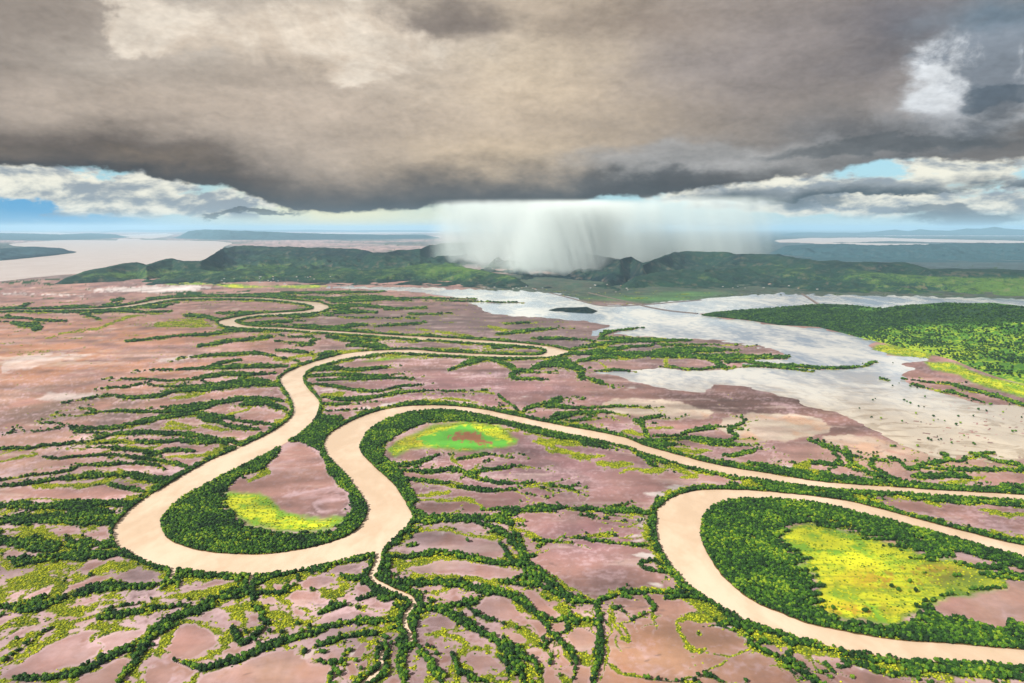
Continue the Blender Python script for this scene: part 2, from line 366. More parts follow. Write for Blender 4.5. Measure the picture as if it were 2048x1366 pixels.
# dark meandering mangrove belts: zoom, half thickness, kind (1 dark core, 2 yellow scrub), points
STROKES = [
 ('A',[(14,1,'2048,150 1900,120 1750,95 1600,100 1450,110 1300,125'),(22,1,'1950,185 1750,180 1550,190 1350,200 1200,205'),(8,1,'1200,205 1100,208 1000,212'),(16,1,'1650,140 1500,160 1400,190'),
 (25,1,'1900,230 1700,235 1550,235 1400,255 1320,270'),(8,1,'1320,270 1200,285 1050,278 900,280 790,272'),(8,1,'1020,290 930,310 800,325'),(8,1,'1320,270 1450,300 1560,290 1700,250'),(50,1,'1880,310 1750,290 1550,310 1400,330 1200,350'),
 (22,1,'1200,350 1050,390 900,395 800,390'),(6,1,'800,385 650,400 500,425'),(8,1,'1010,300 1150,320 1300,315 1500,305'),(28,1,'1950,420 1800,400 1650,400 1500,430 1300,460 1150,470'),
 (18,1,'1500,430 1400,470 1200,490 1000,495 850,490 700,500'),(6,1,'700,500 600,510 480,515'),(40,1,'1950,480 1800,430 1650,440'),(25,1,'1900,590 1700,560 1600,540 1450,520 1300,515 1150,525 1000,560 850,590 700,600 560,600'),
 (7,1,'560,600 450,595 300,620 120,630'),(10,1,'480,600 600,625 700,635 800,640'),(32,1,'1750,620 1600,600 1500,560 1350,530'),(28,1,'1650,720 1500,690 1350,670 1200,650 1000,640 850,640 760,645'),
 (14,1,'760,645 680,680 600,705 450,715 300,730 100,750 0,755 -300,760'),(24,2,'1550,620 1450,600 1380,590'),(22,1,'1500,700 1300,700 1100,700 900,700 700,710'),(22,1,'1350,760 1200,750 1050,770 900,755 700,735'),
 (10,1,'280,800 400,810 520,800 700,800 850,800 1000,790'),(30,1,'1250,880 1150,850 1050,820 900,800'),(18,1,'1100,900 1050,870 950,850 800,850 650,865 520,870'),(11,1,'520,870 430,905 250,920 100,940 0,955 -300,965'),
 (11,2,'220,760 250,780 150,800 0,835 -200,850'),(36,1,'1200,940 1050,960 900,940 700,930 500,940 400,950'),(25,1,'1000,1030 850,1010 750,990'),(14,1,'400,950 250,985 100,995 0,1000 -300,1010'),
 (12,2,'0,1120 100,1110 250,1080 400,1090 600,1100'),(55,1,'900,1130 700,1130 500,1140 300,1150 100,1140 0,1140 -300,1150'),(45,1,'850,1210 650,1210 400,1220 0,1240 -300,1250'),(20,2,'1350,600 1200,610 1120,600 1160,570 1300,590'),
 (18,2,'1700,460 1620,500 1560,520'),(16,2,'1400,370 1250,390 1150,395'),(20,2,'1100,720 1000,740 850,730'),(22,2,'1500,760 1350,790 1150,790'),(18,2,'900,700 750,690 620,710'),(20,2,'850,910 750,960 600,980 400,990 200,1010'),
 (55,1,'1480,1000 1700,850 1900,740 2048,680'),(30,2,'1700,960 1830,900 1960,860'),(8,1,'1850,880 1960,880'),(15,1,'1930,830 2010,820'),(10,1,'1920,1070 1980,1050 2060,1060'),(12,1,'2000,1035 2060,1045'),(8,1,'640,500 600,490 560,480'),(8,1,'450,590 400,575 350,570')]),
 ('E',[(55,1,'-300,950 0,890 200,830 400,760 600,690 800,650 1000,640 1200,620 1350,600'),(60,1,'850,1400 1000,1200 1100,1050 1200,950 1350,870 1500,820 1700,720 1850,640'),(75,1,'-200,300 0,300 200,340 400,350 600,330 850,340'),
 (50,1,'0,60 300,70 600,70 850,100'),(36,1,'0,170 400,180 800,170'),(50,1,'100,500 350,440 600,420 850,400 1000,440'),(40,1,'1350,640 1300,560 1400,560 1600,570 1850,590'),(22,2,'0,1260 200,1130 350,1000 500,930 700,870 900,840 1100,820'),
 (12,1,'0,1230 250,1060 500,920 750,850'),(45,1,'100,1366 400,1330 600,1280 800,1180 950,1120'),(36,2,'660,1060 620,1000 700,970 800,960'),(40,1,'700,900 900,870 1100,830 1300,790'),(40,2,'150,250 300,240 450,320 470,370'),(50,2,'30,640 200,590 350,560'),
 (35,2,'40,680 180,660 350,600'),(40,2,'700,500 850,490 1000,470'),(35,2,'1150,1150 1220,1050 1280,980'),(60,2,'1650,760 1780,850 1820,920'),(45,1,'1850,640 1900,800 1990,900'),(50,1,'1300,1200 1500,1260 1700,1210 1900,1120 2048,1040'),
 (30,2,'1660,1020 1700,1100 1500,1180 1350,1200'),(50,1,'0,800 200,800 350,720'),(40,1,'1750,960 1830,1060 1950,960'),(45,2,'1250,720 1450,700 1600,650'),(30,1,'0,420 100,470 150,440'),(18,2,'1900,780 1960,850 2048,860')]),
 ('F',[(50,1,'1230,150 1400,150 1600,150 1800,130 2048,80'),(36,1,'1650,170 1850,230 1980,330 2030,450 2048,560'),(36,1,'1000,440 1200,430 1450,400 1650,440 1900,480'),(55,1,'1000,530 1200,610 1450,620 1700,680 1950,730 2048,760'),
 (65,1,'1150,700 1300,800 1450,850 1600,950 1800,1050 2000,1150 2048,1200'),(85,1,'1240,800 1200,950 1130,1100 1150,1250 1180,1400'),(50,1,'0,1140 250,1050 450,990 700,920 1000,900 1130,880'),(35,1,'500,840 700,790 900,730'),
 (50,1,'0,650 100,600 200,560'),(45,1,'920,440 880,540 860,620 950,700 1080,780 1150,830'),(50,1,'1030,420 990,520 1000,600'),(25,2,'1310,240 1480,240 1700,280 1850,290'),(25,2,'1850,950 1950,920 2048,960'),(55,2,'520,660 600,700 700,690'),
 (55,2,'30,780 150,850 280,900 200,960'),(30,2,'1300,590 1450,580 1750,600'),(30,2,'870,1320 860,1200 950,1120'),(22,2,'1560,1270 1540,1170 1640,1130'),(40,2,'1300,1010 1450,1030 1600,1100'),(30,1,'1480,1150 1540,1250 1650,1320 1850,1340'),
 (22,1,'450,1110 560,1160 510,1200 650,1240 690,1160'),(22,1,'580,1240 610,1300 600,1366'),(28,1,'430,1210 500,1230 560,1240'),(35,1,'380,1150 600,1060 850,1000 1000,1050'),(40,1,'1080,560 1120,620'),(30,1,'1190,400 1240,340 1220,270'),
 (22,1,'1180,340 1260,340 1330,380'),(22,2,'1150,470 1300,480 1430,460'),(25,2,'1400,540 1600,590'),(35,1,'850,580 750,600 680,560'),(25,2,'260,590 330,560 450,545'),(30,2,'750,1330 870,1280'),(45,1,'1450,800 1580,780 1680,760'),(60,1,'1880,1100 1950,1200 2048,1300'),
 (25,1,'1600,820 1700,880 1830,900'),(30,1,'0,720 100,700 200,700 280,660'),(25,1,'830,640 900,630'),(40,2,'1750,1300 1900,1340 2000,1366'),(50,1,'1250,1130 1350,1250 1450,1366')]),
 ('G',[(20,1,'0,90 150,80 300,65 500,70 650,90 800,95 950,90 1130,110'),(12,2,'600,60 660,90 760,100'),(14,1,'520,282 620,292 700,310 850,320 1000,340 1150,350'),(5,1,'380,292 450,290 520,280'),(5,1,'580,280 700,268'),(45,1,'0,160 80,200 170,330 200,480 260,560 400,640 550,740 700,770'),
 (45,1,'0,330 80,450 170,520'),(35,1,'0,630 150,640 300,650 450,720'),(28,1,'700,790 800,730 950,710 1150,700 1400,690'),(50,1,'740,780 750,900 760,1050 730,1200 720,1400'),(14,2,'700,800 700,1000 700,1200 690,1366'),(14,2,'820,820 820,1000 790,1200 770,1366'),
 (35,1,'0,700 180,780 300,850 500,890'),(28,1,'300,900 380,1000 470,1100 560,1200 580,1400'),(30,1,'520,800 520,920 400,1030'),(35,1,'0,1060 130,1150 280,1250 330,1400'),(25,1,'0,1180 80,1280 100,1400'),(20,2,'790,1210 880,1270 1020,1310'),
 (10,1,'1020,1310 1150,1335 1350,1345'),(26,2,'830,780 850,900 900,1000 950,1040'),(18,2,'900,920 960,1000 960,1050'),(12,2,'850,1000 880,1090 900,1120'),(14,2,'800,670 830,710 900,715'),(20,1,'1040,470 1150,460 1230,510'),(14,1,'1060,490 1120,530 1180,540'),(36,2,'1320,900 1400,870 1500,880 1620,870'),(22,2,'1320,930 1370,1030 1450,1120 1530,1110'),
 (26,1,'1500,820 1620,920 1720,930 1850,990 1860,1080 1950,1150 2048,1200'),(18,1,'1930,1080 2048,1080'),(14,2,'560,660 640,720 700,750'),(16,1,'260,320 360,315'),(12,1,'280,370 340,340'),(28,1,'1100,740 1150,790 1130,830'),(20,2,'1000,700 1100,680 1250,675'),(20,2,'0,900 120,920 200,1020 300,1090'),
 (25,2,'80,1180 60,1260 100,1320'),(18,1,'1480,990 1500,1005'),(50,2,'200,1290 300,1290 330,1366'),(22,1,'200,440 280,430'),(18,1,'240,480 330,560'),(20,2,'430,630 540,660'),(30,1,'1230,740 1350,730 1480,730'),(25,2,'60,200 200,260 300,300'),(12,1,'1500,940 1600,940 1700,960')]),
 ('H',[(30,1,'0,920 100,960 250,1020 450,1100 700,1150 1000,1190 1300,1210 2048,1270 2400,1290'),(42,1,'320,1060 280,1180 330,1260 450,1330 550,1400'),(24,1,'0,1010 60,1130 200,1200 300,1250'),(22,1,'60,1080 170,1080 270,1090'),(20,2,'140,1070 260,1100'),(18,2,'350,1110 550,1170'),(55,1,'1050,1310 1300,1260 1600,1300 2048,1330 2400,1350'),
 (14,1,'640,1240 740,1250'),(20,1,'700,1210 850,1240'),(26,1,'1850,820 1900,900 2000,960 2100,980'),(28,1,'1200,0 1500,20 1800,30 2048,60 2300,90'),(14,2,'1300,20 1400,50'),(22,2,'1750,80 1900,110 2048,120'),(18,1,'1480,900 1580,880 1650,930 1800,970'),(12,1,'1900,860 1990,875'),(14,1,'1530,420 1650,440 1750,470'),(14,1,'1760,490 1800,540'),(20,1,'1830,480 2048,520')]),
 ('B',[(22,1,'250,210 400,195 550,210 750,190'),(20,1,'230,250 400,240 600,250 780,245'),(16,1,'300,280 500,270 700,265 900,268'),(22,1,'230,300 400,320 600,350 750,345'),(10,1,'750,345 850,320 950,310'),(22,1,'320,400 500,410 650,400 800,370 1000,355'),(8,1,'1000,355 1200,345 1350,350'),
 (20,2,'320,380 450,370'),(14,1,'320,440 500,440'),(9,1,'340,485 520,485'),(28,1,'480,40 600,40 700,45 760,60'),(30,1,'300,110 400,90 500,110'),(18,1,'0,75 150,80 300,105'),(22,2,'0,130 100,140'),(8,1,'0,10 150,20'),(26,1,'1200,205 1300,160 1450,135'),(26,1,'1450,130 1550,160 1650,210 1620,260 1800,280'),
 (20,1,'1650,210 1750,220'),(36,1,'1750,190 1900,170 2048,200'),(28,1,'1950,140 2048,180'),(12,2,'1080,420 1180,395 1300,410 1400,440'),(7,1,'1400,440 1450,470 1500,460'),(13,1,'1520,380 1590,440 1650,490'),(22,1,'1680,490 1800,440 1950,410'),(12,1,'1850,460 1950,450 2048,470'),(18,1,'1850,560 1950,530 2048,520'),
 (22,1,'780,860 900,850 1000,830 1100,790'),(16,2,'1200,750 1230,820 1280,870'),(16,1,'1250,820 1400,790 1470,790'),(26,1,'880,900 1050,900 1200,890 1280,900'),(20,1,'1280,920 1400,900 1500,885 1600,875'),(20,1,'1280,900 1350,940 1420,960 1600,985 1800,990'),(6,1,'1800,990 1870,990 1920,1000'),(22,1,'850,950 1000,965 1150,990 1300,1020 1450,1035 1600,1035'),
 (10,2,'1100,960 1280,990'),(20,2,'950,1060 1100,1055 1180,1050'),(18,2,'970,1090 1150,1100 1300,1090 1400,1130'),(16,2,'1280,1130 1250,1170 1150,1190'),(20,1,'1400,1160 1600,1150 1750,1170 2048,1155'),(50,1,'940,1240 1200,1230 1400,1220 1550,1230'),(16,2,'1760,700 1850,720 1880,760 2048,770'),(16,2,'1800,690 2048,720'),(10,2,'1450,600 1650,620'),
 (13,1,'50,1070 150,1050 250,1020 380,1000'),(18,1,'260,1120 350,1100 450,1090'),(16,1,'270,1130 320,1170 420,1160'),(10,1,'290,945 350,940'),(6,1,'200,1140 240,1140'),(7,1,'220,1180 260,1185'),(12,2,'100,745 50,760'),(22,2,'0,810 60,820 0,870'),(10,1,'170,685 290,685'),(9,1,'230,600 340,600'),(14,2,'50,130 150,110 280,100'),(16,2,'250,90 280,170'),(14,1,'1500,60 1700,40 1850,60')]),
 ('C',[(25,1,'0,410 80,405 30,440 0,450'),(10,1,'0,460 150,470 350,462 600,462'),(18,1,'0,530 60,510 200,500 330,490 400,500'),(12,1,'130,560 240,545'),(22,1,'0,80 130,90 250,90 400,70 550,50 700,40'),(45,1,'0,160 100,150 200,200 210,260'),(20,1,'240,260 350,290 380,300'),(32,1,'200,150 350,120 550,110 700,90 900,70 1200,70'),
 (34,1,'700,110 900,110 1100,120 1300,120 1600,120'),(28,1,'1100,130 1200,190'),(10,1,'730,185 850,190 950,205 1150,185 1250,195'),(22,2,'800,130 790,180'),(14,1,'1200,150 1400,160 1550,180 1700,180 1850,195 2048,190 2120,170 2240,150'),(11,1,'1250,185 1500,190 1650,200 1800,215'),(9,1,'300,215 450,210 600,220'),(10,2,'350,160 370,200'),
 (26,1,'560,550 620,570 640,640 680,700'),(18,2,'510,620 600,640'),(20,1,'600,540 700,530 750,520'),(18,1,'690,655 850,650 950,620 1100,600 1180,595'),(7,2,'650,600 850,600'),(20,1,'700,690 850,680 1000,670 1130,690 1220,690 1270,650 1220,630 1270,590 1320,565'),(20,1,'1000,690 1150,715 1350,730'),(18,2,'830,740 1000,760 1080,755'),
 (20,1,'1180,790 1300,790 1400,770 1430,760'),(22,2,'1680,870 1750,830 1800,820'),(26,2,'1700,870 1830,910'),(14,1,'1770,690 1850,730 1950,760 2048,800'),(12,1,'1850,730 1950,790 2000,850 1900,850 1800,850'),(22,2,'0,680 150,700 200,720'),(26,2,'0,720 100,770 250,800 350,790'),(30,2,'330,840 450,860 560,850'),(22,2,'480,910 580,880 700,910 780,890'),
 (22,1,'600,790 700,850 750,880'),(26,2,'820,860 900,900 990,930 900,950'),(22,1,'1230,970 1300,1010'),(24,1,'1400,960 1500,1010 1650,1020 1800,1050 2048,1070'),(20,1,'0,1155 200,1160 400,1170 550,1160 680,1170'),(8,1,'180,1200 260,1210'),(14,1,'850,1050 1050,1010 1200,1010 1400,1010'),(22,1,'740,1060 700,1150 710,1250'),(45,1,'400,680 600,700 700,720 850,720')]),
 ('D',[(7,1,'400,965 430,950 500,990 620,1030 720,1070 800,1090'),(20,1,'820,1070 830,1130 900,1180'),(26,1,'760,1140 850,1200 1000,1230'),(20,1,'930,1070 960,1090 1020,1110 1080,1160 1200,1160'),(24,1,'1150,1140 1280,1110 1350,1080 1290,1055'),(18,1,'1350,1090 1450,1110 1550,1070 1600,1050 1680,1050'),(9,1,'1500,1045 1560,1055'),
 (14,1,'1600,1070 1700,1110 1800,1120 1871,1150 2100,1200'),(22,1,'1250,1160 1400,1160 1600,1160 1871,1165 2200,1180'),(34,1,'1100,1200 1250,1210 1400,1200 1500,1230'),(26,1,'1650,1290 1871,1280 2200,1300'),(24,1,'600,1000 680,1100 760,1150'),(18,1,'430,1110 560,1130 650,1140'),(22,2,'360,1110 420,1130 330,1160'),(22,2,'1300,1250 1450,1240 1600,1210'),
 (18,1,'1350,570 1450,600 1600,640 1750,680 1871,720 2200,800'),(10,1,'1100,580 1180,600'),(7,1,'900,540 960,555'),(6,1,'1020,540 1300,570'),(8,1,'1240,620 1400,640 1550,690 1620,710'),(40,1,'0,1130 200,1165 400,1190 700,1225 1000,1260 1871,1310')]),
 ('I',[(9,1,'0,695 100,690 200,660'),(9,1,'220,690 350,690 450,680 530,690'),(14,1,'500,720 700,710 850,720 1000,710'),(14,1,'620,680 700,670'),(12,1,'0,740 200,760 400,770'),(18,1,'0,770 150,790 260,800 200,820'),(9,2,'250,870 400,830 550,820 650,780 750,740 850,730 950,725'),(10,1,'250,700 500,730 600,760'),(16,1,'650,650 700,640'),
 (10,1,'900,610 1100,600 1300,610 1450,590'),(14,1,'1300,600 1400,620 1600,610 1700,620'),(11,1,'1500,620 1800,630 2048,640'),(14,1,'1650,600 2048,600'),(20,1,'1080,740 1200,745 1280,770'),(22,2,'930,785 1100,780 1230,790'),(14,1,'1000,860 1200,850 1400,820 1550,830'),(16,1,'1180,915 1400,880 1600,860'),(12,1,'1290,725 1500,720'),
 (14,1,'1420,790 1700,770'),(9,1,'750,890 1000,860'),(16,1,'1700,860 1850,870 1800,900'),(12,1,'1640,740 1750,740 2048,720'),(18,1,'1900,640 2048,660'),(14,1,'1950,690 2048,690'),(11,1,'1700,790 2048,820'),(14,1,'850,640 1050,620 1300,618'),(14,1,'750,670 900,690 1050,660'),(8,1,'0,545 150,535 330,520'),(8,1,'100,550 250,545 320,555')]),
 ('J',[(7,1,'0,610 150,600 300,600 370,590'),(12,1,'0,640 200,630 400,630'),(14,1,'30,660 200,650 350,640 500,650'),(5,1,'500,650 700,650 900,655 1100,660 1330,662'),(12,1,'30,680 200,680 400,690'),(16,1,'50,710 150,710 300,720'),(8,1,'280,640 500,635 880,638'),(5,1,'0,740 200,750 450,750'),(10,1,'350,700 600,690'),(7,1,'500,730 680,725'),
 (18,1,'0,820 100,800 250,790'),(10,2,'640,830 760,840 850,855'),(14,1,'1000,850 1150,830 1350,810'),(11,2,'950,800 1050,820'),(7,1,'1050,785 1190,780'),(15,1,'1590,870 1650,840 1800,815'),(6,1,'1650,830 1750,820 1860,810'),(13,1,'1200,870 1350,870 1500,880'),(18,1,'1450,930 1600,910 1750,890 2048,880'),(16,1,'1600,870 1750,875 2048,880'),
 (18,1,'1450,960 1700,960 2048,950'),(11,2,'540,810 600,820'),(10,2,'380,830 450,840'),(20,1,'0,860 150,880 300,880'),(12,1,'150,910 350,930'),(16,2,'60,950 250,940'),(10,1,'300,800 560,780')]),
 ('K',[(7,1,'0,845 200,850 450,850'),(16,1,'0,890 200,880 400,880'),(16,1,'0,915 300,910 450,905')]),
]
# closed outlines: dense mangrove, yellow grass, bare mud inside them
FOREST = [('P','323,1060 338,1019 366,996 440,955 527,911 600,867 640,830 690,835 650,880 640,905 600,890 560,915 530,945 490,950 455,975 452,1005 470,1040 500,1056 560,1067 630,1065 680,1052 705,1020 690,985 655,945 640,905 655,910 673,932 697,958 723,996 736,1019 731,1035 715,1059 682,1078 634,1092 580,1103 510,1110 456,1109 403,1103 336,1078'),
          ('P','1138,870 1077,857 1019,844 969,831 916,823 866,820 828,824 799,831 770,841 740,859 728,874 720,894 726,911 749,935 778,961 802,990 822,1024 850,1040 835,1000 815,960 790,930 765,915 770,890 800,868 850,848 920,843 1000,850 1080,870 1150,890 1250,905'),
          ('P','1403,1040 1400,1060 1403,1083 1419,1115 1446,1153 1483,1188 1524,1212 1562,1226 1612,1247 1700,1264 1800,1281 1906,1289 2048,1300 2400,1322 2500,1330 2520,1240 2400,1200 2200,1152 2048,1117 1929,1083 1821,1054 1728,1030 1661,1013 1598,1002 1510,999 1460,1002 1431,1011'),
          ('E','-300,0 0,0 300,0 700,-20 900,60 840,180 870,360 1100,480 1280,520 1500,560 2048,570 2048,1400 -300,1400'), ('F','0,560 300,540 700,440 900,420 960,560 2048,560 2048,1400 0,1400'), ('F','960,400 1190,120 1600,130 2048,60 2048,600 900,600'),
          ('G','0,100 200,300 250,560 700,740 760,900 740,1400 0,1400'), ('A','900,1366 0,1366 -300,1150 300,1120 700,1100 1200,950 1100,1100')]
MEADOW = [('P','465,985 520,990 545,1005 560,1025 600,1037 650,1042 672,1036 690,1042 665,1056 620,1062 560,1062 500,1050 465,1025 452,1003'),
          ('P','775,905 795,885 830,868 870,850 930,846 1000,852 1020,872 1032,885 1010,893 940,899 885,895 850,893 820,900 790,912'),
          ('H','330,200 430,180 650,235 880,290 1000,340 1200,390 1300,470 1500,470 1700,520 1880,580 1890,640 1700,690 1500,720 1350,770 1250,830 1080,930 900,890 700,880 500,800 480,740 540,640 480,560 350,520 420,430 270,350 270,270'),
          ('B','600,150 750,118 850,108 960,108 900,122 700,140'), ('D','700,235 850,240 950,260 900,290 830,270'), ('D','830,330 950,310 1100,330 1250,380 1180,400 1000,375 870,350'),
          ('D','1200,430 1350,430 1450,460 1600,520 1871,580 2200,650 2200,740 1871,660 1700,610 1500,560 1400,500 1250,470'), ('I','1230,545 1500,560 1750,575 1900,565 1850,560 1700,560 1500,572 1350,572'), ('I','930,545 1200,540 1240,550 1000,556')]
MUD = [('E',s) for s in ['200,20 300,5 420,15 350,40 230,40','430,125 520,115 600,125 500,140','0,410 80,380 180,390 100,440 0,460','0,120 80,130 30,150 0,155','600,520 680,465 800,445 780,480 680,530 620,545',
 '835,605 900,550 1000,515 1150,515 1200,555 1120,610 1000,620','470,690 520,640 700,570 850,565 780,600 600,650','170,740 300,680 420,640 380,690 250,740','1300,690 1450,640 1600,590 1730,595 1600,640 1400,680','490,820 560,770 700,735 740,750 600,790',
 '670,815 760,785 870,780 780,815','0,890 60,840 180,835 220,850 100,900 0,960','0,1060 150,980 350,920 420,910 250,990 100,1050','0,1310 150,1220 350,1090 500,1030 640,990 700,1000 560,1090 640,1110 760,1090 740,1160 600,1230 400,1290 150,1345 30,1340',
 '690,1060 780,1030 870,990 1000,990 1090,960 1050,1010 900,1100 780,1150 760,1090','530,1400 620,1300 760,1250 900,1170 950,1190 880,1300 860,1400','1050,1330 1070,1270 1180,1240 1300,1280 1250,1400 1050,1400',
 '1215,1115 1290,1080 1300,1010 1360,940 1480,910 1560,960 1620,1000 1650,1070 1560,1120 1430,1180 1280,1185 1240,1130','1460,1400 1500,1310 1700,1240 1900,1170 2048,1120 2200,1100 2200,1400','0,1140 100,1110 160,1090 60,1150 0,1180','1640,790 1740,750 1760,770 1690,795',
 '0,20 60,10 160,20 60,40 0,45','640,250 760,220 740,250 660,280','700,300 790,290 780,320']] + \
 [('F',s) for s in ['1250,240 1330,235 1500,245 1700,290 1850,320 1915,390 1830,435 1650,420 1450,380 1300,390 1150,400 1080,360 1200,345 1280,330 1180,305','1140,510 1300,490 1430,450 1600,455 1900,510 2048,545 1900,580 1750,600 1550,560 1300,550',
 '1050,580 1060,540 1150,560 1140,595','580,535 650,490 820,475 810,510 700,555 620,550','380,620 450,570 620,570 650,610 500,660 400,670','270,720 330,680 540,690 530,720 400,800 300,790','160,640 230,640 240,670 180,690','60,750 150,725 220,770 100,780',
 '770,655 850,640 910,680 850,715 790,690','670,760 800,740 840,770 720,790','880,800 960,755 1090,755 1100,780 1040,825','470,900 560,850 800,830 1030,855 850,880 700,920 520,945','1240,905 1350,880 1450,890 1540,940 1480,985 1330,960','1400,770 1500,735 1660,740 1600,770 1460,795',
 '1700,790 1750,735 1900,750 2020,850 1950,880 1800,905 1650,850 1620,825','1700,940 1760,945 1800,970 1730,975','1900,990 2000,990 2048,1060 1980,1090 1900,1040','1580,1190 1640,1150 1760,1160 1880,1230 1860,1265 1700,1270 1600,1230','1220,640 1400,650 1350,680 1240,665',
 '-100,1220 150,1150 300,1120 420,1200 520,1210 590,1270 560,1400 -100,1400','490,1180 600,1120 680,1110 650,1220 580,1235','730,1150 830,1070 870,1080 820,1190 740,1190','690,1230 750,1210 800,1310 720,1310','780,1240 860,1200 850,1270','120,1040 200,1000 220,1020 130,1050',
 '390,1180 440,1110 560,1090 480,1140 420,1190','1560,980 1640,1000 1660,1030 1590,1040','1930,225 2048,260 2048,290','1240,30 1330,10 1430,20 1480,60 1420,110 1330,90 1260,80','1450,50 1560,30 1590,60 1480,110','1600,90 1700,70 1660,110','300,800 420,830 380,880 300,850']] + \
 [('G',s) for s in ['0,760 100,790 160,870 60,900 0,890','170,680 230,680 330,740 440,840 400,870 250,800','370,900 490,895 490,980 430,1010 380,960','490,1010 540,950 620,950 720,1010 720,1090 620,1150 530,1120','40,1000 120,980 170,1080 80,1080','200,900 280,890 340,980 290,1030',
 '180,1130 300,1130 310,1180 220,1180','590,790 670,790 670,830 600,830','590,1250 690,1240 700,1400 560,1400','340,1250 420,1270 500,1400 330,1400','430,1100 530,1240 510,1270 440,1180','0,520 120,530 190,560 80,580 0,575','0,350 50,380 20,410','60,220 140,250 100,260','480,700 560,720 600,750 540,740']] + \
 [('P','560,882 600,884 630,900 642,925 660,955 690,985 697,1010 680,1028 650,1036 610,1030 575,1015 560,1000 545,990 548,965 530,960 545,950 540,935 550,915'),
  ('H','1350,780 1500,730 1700,700 1890,660 1895,605 2048,600 2300,610 2400,1000 2048,950 1930,900 1880,975 1750,950 1620,890 1500,890 1400,830'),('H','1530,400 1620,410 1720,440 1800,500 1700,500 1580,470'),('H','1740,450 1820,460 1830,490 1770,490'),('H','1870,480 1960,490 2048,530 2048,560 1920,530'),
  ('H','1140,820 1190,808 1170,830'),('H','1210,840 1250,830 1250,870 1220,870'),('H','1240,810 1300,820 1270,832'),('H','1280,890 1350,930 1300,940'),('H','1200,290 1280,295 1270,320')]
GREENLAWN = [('P','900,893 860,892 830,880 850,868 880,862 905,850 940,852 965,862 985,875 1030,884 1005,893 950,898')]
BROWNPATCH = [('P','895,876 920,866 945,864 965,868 962,876 985,886 970,890 945,884 915,880')]
def poly_px(lst): return [loc(z, s) for z, s in lst]
# ------------------------------------------------------------------ rasters of the traced things (2 px cells), later read at ground positions
RX0, RY0, RS = -320.0, 457.0, 2.0
RW, RH = 1600, 515
gx = RX0 + RS * np.arange(RW); gy = RY0 + RS * np.arange(RH)
def window(x0, x1, y0, y1):
    a = max(0, int((x0 - RX0) / RS)); b = min(RW, int((x1 - RX0) / RS) + 2)
    c = max(0, int((y0 - RY0) / RS)); d = min(RH, int((y1 - RY0) / RS) + 2)
    return slice(c, max(c, d)), slice(a, max(a, b))
def spline(P, n=6):
    P = np.asarray(P, float)
    if len(P) < 3: return P
    Q = np.vstack([2 * P[0] - P[1], P, 2 * P[-1] - P[-2]])
    out = []
    for i in range(1, len(Q) - 2):
        a, b, c, d = Q[i - 1:i + 3]
        for t in np.arange(n) / n:
            out.append(0.5 * ((2 * b) + (c - a) * t + (2 * a - 5 * b + 4 * c - d) * t * t + (3 * b - 3 * c + d - a) * t ** 3))
    out.append(P[-1])
    return np.array(out)
def seg_d(X, Y, p, q):
    vx, vy = q[0] - p[0], q[1] - p[1]
    L = vx * vx + vy * vy + 1e-9
    t = np.clip(((X - p[0]) * vx + (Y - p[1]) * vy) / L, 0, 1)
    return np.hypot(X - p[0] - t * vx, Y - p[1] - t * vy), t
def poly_sd(P, lim=50.0):
    """signed distance raster, positive inside, clipped at lim"""
    F = np.full((RH, RW), -lim)
    w = window(P[:, 0].min() - lim, P[:, 0].max() + lim, P[:, 1].min() - lim, P[:, 1].max() + lim)
    X, Y = np.meshgrid(gx[w[1]], gy[w[0]])
    if X.size == 0: return F
    d = np.full(X.shape, 1e9); ins = np.zeros(X.shape, bool)
    for p, q in zip(P, np.roll(P, -1, 0)):
        d = np.minimum(d, seg_d(X, Y, p, q)[0])
        if p[1] != q[1]:
            c = (p[1] > Y) != (q[1] > Y)
            ins ^= c & (X < (q[0] - p[0]) * (Y - p[1]) / (q[1] - p[1]) + p[0])
    F[w] = np.clip(np.where(ins, d, -d), -lim, lim)
    return F
def union(fs):
    r = fs[0].copy()
    for f in fs[1:]: np.maximum(r, f, out=r)
    return r
def band_sd(A, B, lim=40.0):
    """river from bank pairs: polygon of the two splined banks"""
    a = spline(A, 5); b = spline(B, 5)
    F = np.full((RH, RW), -lim)
    n = len(a)
    for i in range(0, n - 1, 20):               # in short stretches, so that loops do not confuse the inside test
        j = min(n - 1, i + 21)
        P = np.vstack([a[i:j + 1], b[i:j + 1][::-1]])
        np.maximum(F, poly_sd(P, lim), out=F)
    return F
def pairs(s):
    a = np.array([[float(t) for t in p.split(',')] for p in s.split()])
    return a[:, :2], a[:, 2:]
riv = union([band_sd(*pairs(RIV1)), band_sd(*pairs(RIV2))])
creek = np.full((RH, RW), -40.0)
for z, w0, w1, s in CREEKS:
    P = spline(loc(z, s), 4); k = ZM[z][2]
    ws = np.linspace(w0 * k, w1 * k, len(P))
    wn = window(P[:, 0].min() - 30, P[:, 0].max() + 30, P[:, 1].min() - 30, P[:, 1].max() + 30)
    X, Y = np.meshgrid(gx[wn[1]], gy[wn[0]])
    for i in range(len(P) - 1):
        d, t = seg_d(X, Y, P[i], P[i + 1])
        creek[wn] = np.maximum(creek[wn], ws[i] - d)
riv = np.maximum(riv, creek)
lag = poly_sd(loc('P', LAGOON))
farw = union([poly_sd(loc('P', s)) for s in FARWATER])
wet = union([poly_sd(p, 30) for p in poly_px(SALTWET)])
dry = union([poly_sd(p, 20) for p in poly_px(SALTDRY)])
forest = union([poly_sd(p, 40) for p in poly_px(FOREST)])
meadow = union([poly_sd(p, 40) for p in poly_px(MEADOW)])
mud = union([poly_sd(p, 20) for p in poly_px(MUD)])
lawn = union([poly_sd(p, 20) for p in poly_px(GREENLAWN)])
brown = union([poly_sd(p, 20) for p in poly_px(BROWNPATCH)])
